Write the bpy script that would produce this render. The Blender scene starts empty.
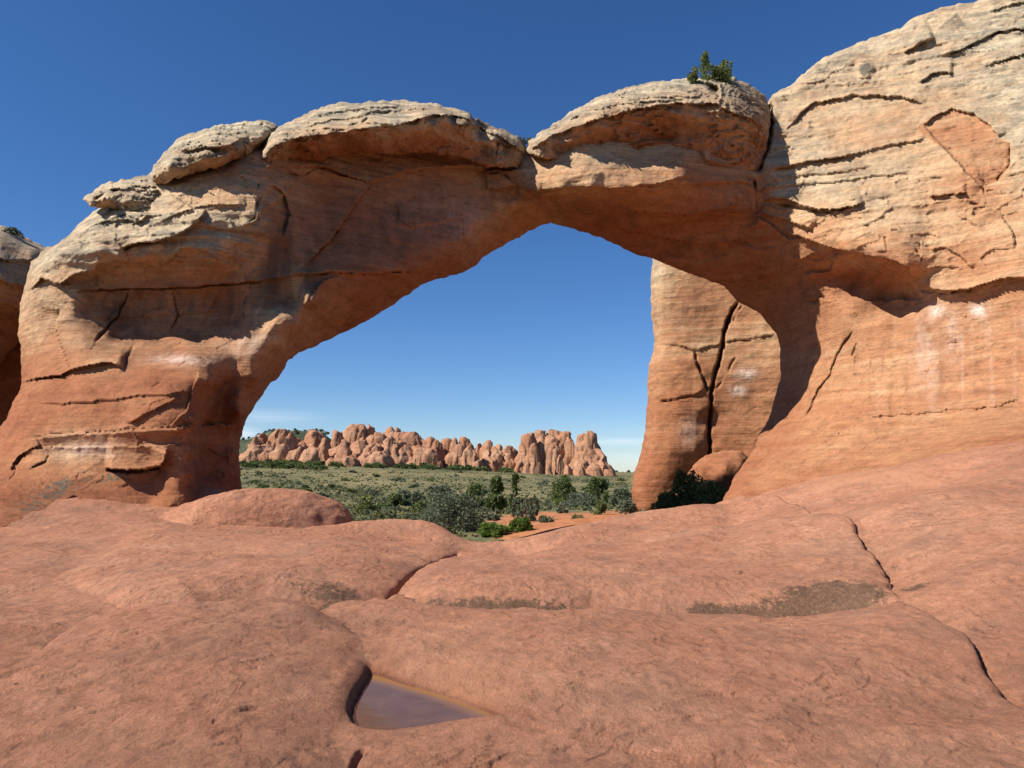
import bpy, math, random
import numpy as np
from mathutils import Vector

random.seed(7)
R = math.radians
SC = bpy.context.scene
COL = SC.collection

# ------------------------------------------------------------------ camera
F = 770.0                      # focal length in pixels of a 1024 px wide frame
PITCH = R(6.37)
EYE = 1.6
cam_d = bpy.data.cameras.new('camera')
cam_d.sensor_width = 36.0
cam_d.lens = 36.0 * F / 1024.0
cam_d.clip_start = 0.05
cam_d.clip_end = 20000
cam = bpy.data.objects.new('camera', cam_d)
cam.location = (0, 0, EYE)
cam.rotation_euler = (R(90) + PITCH, 0, 0)
COL.objects.link(cam)
SC.camera = cam

# ------------------------------------------------------------------ light
SUN_EL = R(43)
SUN_AZ = R(247)                # clockwise from +Y: behind the camera, to the left
world = bpy.data.worlds.new('World')
SC.world = world
world.use_nodes = True
wn, wl = world.node_tree.nodes, world.node_tree.links
bg = wn['Background']
sky = wn.new('ShaderNodeTexSky')
sky.sky_type = 'NISHITA'
sky.sun_disc = False
sky.sun_elevation = SUN_EL
sky.sun_rotation = SUN_AZ
sky.altitude = 1500
sky.air_density = 1.0
sky.dust_density = 0.15
sky.ozone_density = 4.0
bg.inputs['Strength'].default_value = 0.072
hs = wn.new('ShaderNodeHueSaturation')
hs.inputs['Saturation'].default_value = 1.18
wl.new(sky.outputs[0], hs.inputs['Color'])
tint = wn.new('ShaderNodeMix'); tint.data_type = 'RGBA'; tint.blend_type = 'MULTIPLY'
tint.inputs[0].default_value = 1.0
tint.inputs[7].default_value = (.90, .96, 1.10, 1)
wl.new(hs.outputs[0], tint.inputs[6])
# a few faint wisps of cloud low over the plain
tc = wn.new('ShaderNodeTexCoord'); sx = wn.new('ShaderNodeSeparateXYZ'); wl.new(tc.outputs['Generated'], sx.inputs[0])
def wm(op, a, b=None):
    n_ = wn.new('ShaderNodeMath'); n_.operation = op
    for i_, x_ in enumerate((a, b)):
        if x_ is None: continue
        if isinstance(x_, (int, float)): n_.inputs[i_].default_value = x_
        else: wl.new(x_, n_.inputs[i_])
    return n_.outputs[0]
az_ = wm('ARCTAN2', sx.outputs[0], sx.outputs[1]); el_ = sx.outputs[2]
cm = wn.new('ShaderNodeCombineXYZ'); wl.new(wm('MULTIPLY', az_, 9.0), cm.inputs[0]); wl.new(wm('MULTIPLY', el_, 110.0), cm.inputs[1])
cn = wn.new('ShaderNodeTexNoise'); cn.inputs['Scale'].default_value = 2.2; cn.inputs['Detail'].default_value = 6
wl.new(cm.outputs[0], cn.inputs['Vector'])
cloud = 0.0
for (a0, e0, wa, we, am) in ((.145, .036, .055, .0045, .55), (.15, .014, .07, .010, .35), (-.305, .066, .05, .007, .35), (-.335, .042, .018, .009, .8), (.55, .05, .3, .012, .4), (-.8, .06, .3, .015, .4)):
    q1 = wm('POWER', wm('ABSOLUTE', wm('DIVIDE', wm('SUBTRACT', az_, a0), wa)), 2.0)
    q2 = wm('POWER', wm('ABSOLUTE', wm('DIVIDE', wm('SUBTRACT', el_, e0), we)), 2.0)
    gq_ = wm('MULTIPLY', wm('POWER', 2.718, wm('MULTIPLY', wm('ADD', q1, q2), -1.0)), am)
    cloud = wm('ADD', gq_, cloud)
cloud = wm('MULTIPLY', cloud, wm('MULTIPLY', cn.outputs['Fac'], 1.1))
cmix = wn.new('ShaderNodeMix'); cmix.data_type = 'RGBA'
wl.new(cloud, cmix.inputs[0]); wl.new(tint.outputs[2], cmix.inputs[6]); cmix.inputs[7].default_value = (9.5, 10, 10.5, 1)
wl.new(cmix.outputs[2], bg.inputs['Color'])

sun_d = bpy.data.lights.new('sun', 'SUN')
sun_d.energy = 5.0
sun_d.angle = R(0.53)
sun_d.color = (1.0, 0.94, 0.86)
sun = bpy.data.objects.new('sun', sun_d)
to_sun = Vector((math.sin(SUN_AZ) * math.cos(SUN_EL), math.cos(SUN_AZ) * math.cos(SUN_EL), math.sin(SUN_EL)))
sun.rotation_euler = (-to_sun).to_track_quat('-Z', 'Y').to_euler()
sun.location = (-30, -20, 40)
COL.objects.link(sun)

vs = SC.view_settings
vs.view_transform = 'Standard'
vs.look = 'None'
vs.gamma = 1.0
vs.exposure = 0.62
vs.use_curve_mapping = False

# ------------------------------------------------------------------ maths
cp, sp = math.cos(PITCH), math.sin(PITCH)

def P(u, v, Y):
    """world point at distance Y (metres ahead) along the bearing (u, v)"""
    u = np.asarray(u, float); v = np.asarray(v, float); Y = np.asarray(Y, float)
    a = (384.0 - v) / F
    dy = cp - sp * a
    dz = sp + cp * a
    dx = (u - 512.0) / F
    k = Y / dy
    return np.stack([dx * k, Y + 0 * u, EYE + dz * k], -1)

def tanv(v):
    return math.tan(math.atan((v - 384.0) / F) - PITCH)

def on_plane(u, v, z=0.0):
    t = tanv(v)
    Y = (EYE - z) / max(t, 1e-3)
    return P(u, v, Y)

_rs = np.random.RandomState(11)
_perm = _rs.permutation(512).astype(np.int32)
_perm = np.concatenate([_perm, _perm, _perm])
_g = _rs.normal(size=(512, 3))
_g /= np.linalg.norm(_g, axis=1)[:, None]
_g = _g.astype(np.float32)

def perlin(x, y, z):
    shp = np.broadcast(x, y, z).shape
    x = np.broadcast_to(np.asarray(x, np.float32), shp).ravel()
    y = np.broadcast_to(np.asarray(y, np.float32), shp).ravel()
    z = np.broadcast_to(np.asarray(z, np.float32), shp).ravel()
    xi = np.floor(x).astype(np.int32); yi = np.floor(y).astype(np.int32); zi = np.floor(z).astype(np.int32)
    xf = x - xi; yf = y - yi; zf = z - zi
    xi &= 511; yi &= 511; zi &= 511
    fu = xf ** 3 * (xf * (xf * 6 - 15) + 10)
    fv = yf ** 3 * (yf * (yf * 6 - 15) + 10)
    fw = zf ** 3 * (zf * (zf * 6 - 15) + 10)
    out = 0
    for i in (0, 1):
        wx = fu if i else 1 - fu
        a = _perm[xi + i]
        for j in (0, 1):
            wy = fv if j else 1 - fv
            b = _perm[a + yi + j]
            for k in (0, 1):
                wz = fw if k else 1 - fw
                h = _perm[b + zi + k]
                g = _g[h]
                out = out + wx * wy * wz * (g[:, 0] * (xf - i) + g[:, 1] * (yf - j) + g[:, 2] * (zf - k))
    return (out * 1.5).reshape(shp)

def fbm(x, y, z, octv=4, lac=2.03, gain=0.5):
    s, a = 0, 1.0
    for o in range(octv):
        s = s + a * perlin(x + 17.3 * o, y + 5.1 * o, z + 9.7 * o)
        x = x * lac; y = y * lac; z = z * lac
        a *= gain
    return s

def sstep(a, b, x):
    t = np.clip((x - a) / (b - a), 0, 1)
    return t * t * (3 - 2 * t)

def rbf(pts, vals, smooth=1e-3):
    """linear-kernel scattered interpolation in 2D -> function"""
    pts = np.asarray(pts, float); vals = np.asarray(vals, float)
    n = len(pts)
    D = np.linalg.norm(pts[:, None] - pts[None], axis=2)
    A = np.zeros((n + 3, n + 3))
    A[:n, :n] = -D + smooth * D.mean() * np.eye(n) * -1
    A[:n, n] = 1; A[:n, n + 1:] = pts
    A[n, :n] = 1; A[n + 1:, :n] = pts.T
    b = np.zeros(n + 3); b[:n] = vals
    w = np.linalg.solve(A, b)
    def f(q):
        q = np.asarray(q, float)
        sh = q.shape[:-1]
        q = q.reshape(-1, 2)
        out = np.empty(len(q))
        for s in range(0, len(q), 40000):
            c = q[s:s + 40000]
            d = np.sqrt((c[:, None, 0] - pts[None, :, 0]) ** 2 + (c[:, None, 1] - pts[None, :, 1]) ** 2)
            out[s:s + 40000] = -d @ w[:n] + w[n] + c @ w[n + 1:]
        return out.reshape(sh)
    return f

def polyd(X, Y, poly, closed=False):
    """distance, side (+1 / -1), parameter 0..1 along polyline"""
    poly = np.asarray(poly, float)
    if closed:
        poly = np.vstack([poly, poly[:1]])
    best = np.full(X.shape, 1e18); side = np.zeros(X.shape); par = np.zeros(X.shape)
    seg = poly[1:] - poly[:-1]
    L = np.maximum(np.linalg.norm(seg, axis=1), 1e-9)
    cum = np.concatenate([[0], np.cumsum(L)])
    for k in range(len(seg)):
        dx = X - poly[k, 0]; dy = Y - poly[k, 1]
        t = np.clip((dx * seg[k, 0] + dy * seg[k, 1]) / L[k] ** 2, 0, 1)
        ex = dx - t * seg[k, 0]; ey = dy - t * seg[k, 1]
        d = ex * ex + ey * ey
        m = d < best
        best = np.where(m, d, best)
        side = np.where(m, np.sign(seg[k, 0] * dy - seg[k, 1] * dx), side)
        par = np.where(m, (cum[k] + t * L[k]) / cum[-1], par)
    return np.sqrt(best), side, par

def inside(X, Y, poly):
    poly = np.asarray(poly, float)
    c = np.zeros(X.shape, bool)
    n = len(poly)
    for i in range(n):
        x0, y0 = poly[i]; x1, y1 = poly[(i + 1) % n]
        if y0 == y1:
            continue
        m = ((Y < y0) != (Y < y1))
        c ^= m & (X < (x1 - x0) * (Y - y0) / (y1 - y0) + x0)
    return c

def sd(X, Y, poly):
    d, _, _ = polyd(X, Y, poly, True)
    return np.where(inside(X, Y, poly), d, -d)

def box_sl(U, V, poly, m):
    """index window of a regular grid around a polyline"""
    p = np.asarray(poly, float)
    u0, u1 = U[0, 0], U[0, -1]; v0, v1 = V[0, 0], V[-1, 0]
    nu, nv = U.shape[1], U.shape[0]
    a = int(np.clip((p[:, 0].min() - m - u0) / (u1 - u0) * (nu - 1), 0, nu - 1))
    b = int(np.clip((p[:, 0].max() + m - u0) / (u1 - u0) * (nu - 1) + 2, 0, nu))
    c = int(np.clip((p[:, 1].min() - m - v0) / (v1 - v0) * (nv - 1), 0, nv - 1))
    d = int(np.clip((p[:, 1].max() + m - v0) / (v1 - v0) * (nv - 1) + 2, 0, nv))
    return slice(c, d), slice(a, b)

# ------------------------------------------------------------------ mesh helpers
def mk(name, verts, quads=None, tris=None, mat=None, parent=None, attrs=None, smooth=True, edgeflat=None):
    me = bpy.data.meshes.new(name)
    verts = np.asarray(verts, np.float32)
    me.vertices.add(len(verts))
    me.vertices.foreach_set('co', verts.ravel())
    loops = []; starts = []; n = 0
    if quads is not None and len(quads):
        q = np.asarray(quads, np.int32)
        loops.append(q.ravel()); starts.append(np.arange(len(q)) * 4); n = len(q) * 4
    if tris is not None and len(tris):
        t = np.asarray(tris, np.int32)
        loops.append(t.ravel()); starts.append(n + np.arange(len(t)) * 3)
    loops = np.concatenate(loops).astype(np.int32); starts = np.concatenate(starts).astype(np.int32)
    me.loops.add(len(loops))
    me.loops.foreach_set('vertex_index', loops)
    me.polygons.add(len(starts))
    me.polygons.foreach_set('loop_start', starts)
    me.update(calc_edges=True)
    me.polygons.foreach_set('use_smooth', np.full(len(starts), smooth, bool))
    if attrs:
        for k, a in attrs.items():
            at = me.attributes.new(k, 'FLOAT', 'POINT')
            at.data.foreach_set('value', np.asarray(a, np.float32).ravel())
    me.validate()
    if mat:
        me.materials.append(mat)
    o = bpy.data.objects.new(name, me)
    COL.objects.link(o)
    if parent:
        o.parent = parent
    return o

def tag(o, label=None, cat=None, group=None, kind=None):
    if label: o['label'] = label
    if cat: o['category'] = cat
    if group: o['group'] = group
    if kind: o['kind'] = kind
    return o

def empty(name, loc=(0, 0, 0), rz=0):
    o = bpy.data.objects.new(name, None)
    o.location = loc; o.rotation_euler = (0, 0, rz)
    COL.objects.link(o)
    return o

def grid_quads(ny, nx):
    i = np.arange(ny * nx).reshape(ny, nx)
    return np.stack([i[:-1, :-1], i[:-1, 1:], i[1:, 1:], i[1:, :-1]], -1).reshape(-1, 4)

# ------------------------------------------------------------------ materials
class NT:
    def __init__(self, name):
        self.m = bpy.data.materials.new(name); self.m.use_nodes = True
        self.t = self.m.node_tree; self.n = self.t.nodes; self.l = self.t.links
        self.b = self.n['Principled BSDF']
        self.pos = self.n.new('ShaderNodeNewGeometry').outputs['Position']
    def map(self, sc, rot=(0, 0, 0), src=None):
        m = self.n.new('ShaderNodeMapping')
        m.inputs['Scale'].default_value = sc; m.inputs['Rotation'].default_value = rot
        self.l.new(src or self.pos, m.inputs['Vector'])
        return m.outputs[0]
    def noise(self, vec, scale=1, detail=6, rough=.55, dist=0):
        n = self.n.new('ShaderNodeTexNoise')
        n.inputs['Scale'].default_value = scale; n.inputs['Detail'].default_value = detail
        n.inputs['Roughness'].default_value = rough; n.inputs['Distortion'].default_value = dist
        self.l.new(vec, n.inputs['Vector'])
        return n.outputs['Fac']
    def vor(self, vec, scale=1, feat='F1', out='Distance'):
        n = self.n.new('ShaderNodeTexVoronoi'); n.feature = feat
        n.inputs['Scale'].default_value = scale
        self.l.new(vec, n.inputs['Vector'])
        return n.outputs[out]
    def ramp(self, fac, stops):
        r = self.n.new('ShaderNodeValToRGB')
        e = r.color_ramp.elements
        while len(e) < len(stops): e.new(0.5)
        for q, (p, c) in zip(e, stops):
            q.position = p
            q.color = (c, c, c, 1) if isinstance(c, (int, float)) else (*c, 1)
        self.l.new(fac, r.inputs[0])
        return r.outputs[0]
    def math(self, op, a, b=None, c=None):
        n = self.n.new('ShaderNodeMath'); n.operation = op
        for i, x in enumerate((a, b, c)):
            if x is None: continue
            if isinstance(x, (int, float)): n.inputs[i].default_value = x
            else: self.l.new(x, n.inputs[i])
        return n.outputs[0]
    def mix(self, fac, a, b, mode='MIX'):
        n = self.n.new('ShaderNodeMix'); n.data_type = 'RGBA'; n.blend_type = mode
        for s, x in ((n.inputs[0], fac), (n.inputs[6], a), (n.inputs[7], b)):
            if isinstance(x, (int, float)): s.default_value = x
            elif isinstance(x, tuple): s.default_value = (*x, 1)
            else: self.l.new(x, s)
        return n.outputs[2]
    def attr(self, name):
        n = self.n.new('ShaderNodeAttribute'); n.attribute_name = name
        return n.outputs['Fac']
    def bump(self, h, dist, strength=1.0, normal=None):
        n = self.n.new('ShaderNodeBump')
        n.inputs['Distance'].default_value = dist; n.inputs['Strength'].default_value = strength
        self.l.new(h, n.inputs['Height'])
        if normal is not None: self.l.new(normal, n.inputs['Normal'])
        return n.outputs[0]
    def done(self, color, rough=.95, normal=None, spec=.15):
        if isinstance(color, tuple): self.b.inputs['Base Color'].default_value = (*color, 1)
        else: self.l.new(color, self.b.inputs['Base Color'])
        self.b.inputs['Roughness'].default_value = rough
        self.b.inputs['Specular IOR Level'].default_value = spec
        if normal is not None: self.l.new(normal, self.b.inputs['Normal'])
        return self.m

def rock_material(name, sc=1.0, pal=((.265, .096, .047), (.325, .132, .064), (.42, .210, .106), (.53, .345, .195), (.55, .45, .30))):
    """layered desert sandstone; attributes: tone 0 red .. 1 cream, dark = varnish, also deepens shade by colour, lich = lichen crust, pale = bleached salt"""
    k = NT(name)
    tone = k.attr('tone'); dark = k.attr('dark'); lich = k.attr('lich'); pale = k.attr('pale')
    big = k.noise(k.map((.35 * sc, .35 * sc, .5 * sc)), 1, 5)
    strata = k.noise(k.map((.12 * sc, .12 * sc, 3.2 * sc), (R(3), R(4), 0)), 1, 7, .62)
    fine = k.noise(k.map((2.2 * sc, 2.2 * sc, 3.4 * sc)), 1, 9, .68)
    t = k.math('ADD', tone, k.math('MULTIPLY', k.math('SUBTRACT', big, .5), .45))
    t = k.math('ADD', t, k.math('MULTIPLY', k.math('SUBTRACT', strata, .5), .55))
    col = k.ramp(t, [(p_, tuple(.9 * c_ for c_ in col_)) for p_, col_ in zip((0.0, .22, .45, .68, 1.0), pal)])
    f = k.ramp(fine, [(.25, .62), (.5, 1.0), (.75, 1.22)])
    col = k.mix(1.0, col, f, 'MULTIPLY')
    grain = k.noise(k.map((9 * sc, 9 * sc, 13 * sc)), 1, 7, .72)
    col = k.mix(1.0, col, k.ramp(grain, [(.28, .70), (.5, 1.0), (.72, 1.20)]), 'MULTIPLY')
    thin = k.noise(k.map((.5 * sc, .5 * sc, 13 * sc), (R(5), R(3), 0)), 1, 6, .65)
    col = k.mix(k.ramp(tone, [(.1, .28), (.8, .85)]), col, k.mix(1.0, col, k.ramp(thin, [(.34, .62), (.48, 1.0), (.7, 1.15)]), 'MULTIPLY'))
    # orange-brown iron stain in cloudy patches
    st = k.ramp(k.noise(k.map((.55 * sc, .55 * sc, .8 * sc)), 1, 7, .66), [(.50, 0), (.66, 1)])
    col = k.mix(k.math('MULTIPLY', st, .45), col, (.30, .125, .055))
    # dark grey weathering on the cream caps
    wea = k.ramp(k.noise(k.map((1.1 * sc, 1.1 * sc, 2.6 * sc)), 1, 8, .7), [(.42, 0), (.60, 1)])
    wea = k.math('MULTIPLY', wea, k.ramp(tone, [(.58, 0), (.92, .75)]))
    col = k.mix(wea, col, (.165, .145, .11))
    # desert varnish running down; on shaded arch faces it also paints deeper shade
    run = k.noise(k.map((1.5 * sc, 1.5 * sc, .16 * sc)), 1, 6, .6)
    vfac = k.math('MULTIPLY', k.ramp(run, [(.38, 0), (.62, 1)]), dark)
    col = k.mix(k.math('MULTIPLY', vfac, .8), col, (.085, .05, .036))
    # lichen crust
    ln = k.noise(k.map((5 * sc, 5 * sc, 5 * sc)), 1, 9, .75)
    lf = k.math('GREATER_THAN', k.math('ADD', lich, k.math('MULTIPLY', k.math('SUBTRACT', ln, .5), 1.6)), .56)
    lcol = k.ramp(k.noise(k.map((16 * sc, 16 * sc, 16 * sc)), 1, 5, .7), [(.35, (.06, .052, .04)), (.55, (.13, .12, .085)), (.75, (.27, .25, .18))])
    col = k.mix(k.math('MULTIPLY', lf, .85), col, lcol)
    pn = k.noise(k.map((4 * sc, 4 * sc, 2 * sc)), 1, 6, .7)
    pf = k.math('MULTIPLY', k.ramp(pn, [(.35, 0), (.6, 1)]), pale)
    col = k.mix(pf, col, (.66, .56, .48))
    n1 = k.bump(strata, .12 / sc, .55)
    n2 = k.bump(fine, .075 / sc, .9, n1)
    n3 = k.bump(thin, .03 / sc, k.ramp(tone, [(.2, .15), (.8, .9)]) if False else .45, n2)
    n4 = k.bump(grain, .022 / sc, .9, n3)
    return k.done(col, .95, n4, .1)

M_ROCK = rock_material('sandstone')
M_FAR = rock_material('far_sandstone', .16, ((.32, .15, .088), (.38, .195, .115), (.43, .24, .145), (.48, .31, .20), (.5, .37, .26)))

# slickrock underfoot
k = NT('slickrock')
flat = k.noise(k.map((.25, .25, .25)), 1, 4)
ms = k.noise(k.map((1.6, 1.3, 2), (0, 0, R(35))), 1, 8, .66)
fi = k.noise(k.map((10, 7, 12), (0, 0, R(35))), 1, 10, .76)
gr = k.noise(k.map((75, 40, 80)), 1, 6, .75)
col = k.ramp(k.math('ADD', k.math('MULTIPLY', flat, .5), k.math('MULTIPLY', ms, .5)),
             [(.3, (.31, .132, .074)), (.48, (.40, .182, .105)), (.62, (.455, .225, .132)), (.75, (.52, .29, .18))])
col = k.mix(1.0, col, k.ramp(fi, [(.28, .58), (.5, 1.0), (.72, 1.3)]), 'MULTIPLY')
col = k.mix(1.0, col, k.ramp(gr, [(.28, .60), (.5, 1.0), (.72, 1.32)]), 'MULTIPLY')
# grey-brown desert patina
pat = k.ramp(k.noise(k.map((.9, .7, 1), (0, 0, R(35))), 1, 10, .76), [(.47, 0), (.62, 1)])
col = k.mix(k.math('MULTIPLY', pat, .5), col, (.225, .125, .085))
# pale scuffs where flakes came away
fl = k.noise(k.map((4.2, 2.2, 3), (0, 0, R(-58))), 1, 10, .78)
col = k.mix(k.ramp(fl, [(.60, 0), (.68, .5)]), col, (.54, .32, .19))
spk = k.noise(k.map((20, 9, 30), (0, 0, R(-58))), 1, 7, .72)
col = k.mix(k.ramp(spk, [(.59, 0), (.68, .7)]), col, (.16, .08, .055))
# lichen
lich = k.attr('lich')
ln = k.noise(k.map((3.6, 1.9, 4)), 1, 13, .84)
ln2 = k.noise(k.map((16, 8, 16)), 1, 8, .8)
lsum = k.math('ADD', k.math('MULTIPLY', k.math('SUBTRACT', ln, .5), 3.4), k.math('MULTIPLY', k.math('SUBTRACT', ln2, .5), 3.0))
lf = k.ramp(k.math('MULTIPLY', k.math('ADD', lich, lsum), lich), [(.30, 0), (.46, .85)])
lcol = k.ramp(k.noise(k.map((36, 16, 36)), 1, 6, .75), [(.40, (.028, .022, .016)), (.55, (.075, .056, .036)), (.68, (.21, .165, .105))])
col = k.mix(k.math('MULTIPLY', lf, .85), col, lcol)
wet = k.attr('wet')
col = k.mix(wet, col, k.mix(1.0, col, (.42, .36, .36), 'MULTIPLY'))
sandy = k.attr('sand')
col = k.mix(sandy, col, (.50, .235, .125))
crk = k.noise(k.map((5.0, 1.5, 3), (0, 0, R(-62)), None), 1, 7, .7, .6)
crk = k.ramp(crk, [(.30, 0.0), (.36, 1.0)])
def scarp(scx, scy, mul, seed):
    q = k.math('MULTIPLY', k.noise(k.map((scy * .8, scx, scy), (0, 0, R(-60)), None), 1, 5, .6), mul)
    fr = k.math('FRACT', q)
    msk = k.ramp(k.noise(k.map((scy * .4 + seed, scx * .6, 1), (0, 0, R(-60)), None), 1, 3, .5), [(.48, 0), (.60, 1)])
    return k.math('MULTIPLY', k.math('POWER', fr, 4.0), msk)
n1 = k.bump(crk, .018, .9)
n1 = k.bump(scarp(1.1, 3.0, 5, .2), .035, .9, n1)
n1 = k.bump(scarp(3.4, 8.0, 4, .7), .016, .9, n1)
n2 = k.bump(ms, .05, .6, n1)
n3 = k.bump(fi, .035, 1.0, n2)
n4 = k.bump(gr, .011, 1.0, n3)
M_SLICK = k.done(col, .93, n4, .12)

# desert plain
k = NT('desert_scrubland')
red = k.attr('sand')
a = k.noise(k.map((.035, .014, .1)), 1, 7, .66)
b = k.noise(k.map((.55, .3, .5)), 1, 7, .7)
c = k.noise(k.map((3, 3, 3)), 1, 4, .6)
veg = k.ramp(k.math('ADD', k.math('MULTIPLY', a, .55), k.math('MULTIPLY', b, .45)),
             [(.36, (.075, .082, .044)), (.46, (.14, .13, .066)), (.55, (.225, .19, .092)), (.66, (.33, .235, .12))])
sandc = k.ramp(b, [(.3, (.34, .135, .062)), (.55, (.42, .18, .085)), (.8, (.48, .235, .125))])
rf = k.math('ADD', red, k.math('MULTIPLY', k.math('SUBTRACT', b, .5), 1.3))
col = k.mix(k.ramp(rf, [(.42, 0), (.58, 1)]), veg, sandc)
col = k.mix(1.0, col, k.ramp(c, [(.3, .7), (.7, 1.2)]), 'MULTIPLY')
n1 = k.bump(b, .5, .6)
M_PLAIN = k.done(col, 1.0, n1, .05)

def leaf_material(name, c0, c1, c2, trans=.25):
    k = NT(name)
    oi = k.n.new('ShaderNodeObjectInfo').outputs['Random']
    rnd = k.attr('tone')
    t = k.math('ADD', k.math('MULTIPLY', rnd, .8), k.math('MULTIPLY', k.math('SUBTRACT', oi, .5), .35))
    col = k.ramp(t, [(.05, c0), (.4, c1), (.8, c2)])
    k.done(col, .8, None, .1)
    tr = k.n.new('ShaderNodeBsdfTranslucent')
    k.l.new(col, tr.inputs[0])
    mx = k.n.new('ShaderNodeMixShader'); mx.inputs[0].default_value = trans
    k.l.new(k.b.outputs[0], mx.inputs[1]); k.l.new(tr.outputs[0], mx.inputs[2])
    k.l.new(mx.outputs[0], k.n['Material Output'].inputs['Surface'])
    return k.m

M_SAGE = leaf_material('sagebrush_leaves', (.085, .105, .06), (.14, .16, .10), (.20, .215, .145))
M_JUN = leaf_material('juniper_needles', (.08, .11, .03), (.16, .185, .06), (.26, .27, .11))
M_GREEN = leaf_material('bright_green_leaves', (.055, .10, .018), (.10, .165, .03), (.17, .23, .055))
M_DARKG = leaf_material('dark_green_leaves', (.06, .085, .027), (.12, .155, .052), (.18, .215, .085))
M_GRASS = leaf_material('dry_grass', (.15, .15, .06), (.22, .205, .085), (.29, .25, .12))
k = NT('bark')
bn = k.noise(k.map((6, 6, 1.5)), 1, 6, .7)
M_BARK = k.done(k.ramp(bn, [(.3, (.07, .055, .045)), (.7, (.22, .18, .15))]), .95, k.bump(bn, .03, .8))

# pool water
k = NT('pool_water')
wnz = k.noise(k.map((6, 9, 6)), 1, 3, .5)
k.b.inputs['Base Color'].default_value = (.15, .08, .06, 1)
k.b.inputs['Roughness'].default_value = .05
k.b.inputs['IOR'].default_value = 1.33
k.b.inputs['Specular IOR Level'].default_value = .12
k.l.new(k.bump(wnz, .004, .25), k.b.inputs['Normal'])
mud = k.ramp(k.noise(k.map((5, 5, 5)), 1, 6, .7), [(.3, (.10, .052, .036)), (.7, (.145, .078, .053))])
mud_refl = k.attr('sand')
k.l.new(k.mix(mud_refl, mud, (.24, .115, .045)), k.b.inputs['Base Color'])  # brown band: shallow mud plus the lit bank's reflection put in as colour
M_WATER = k.m

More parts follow.
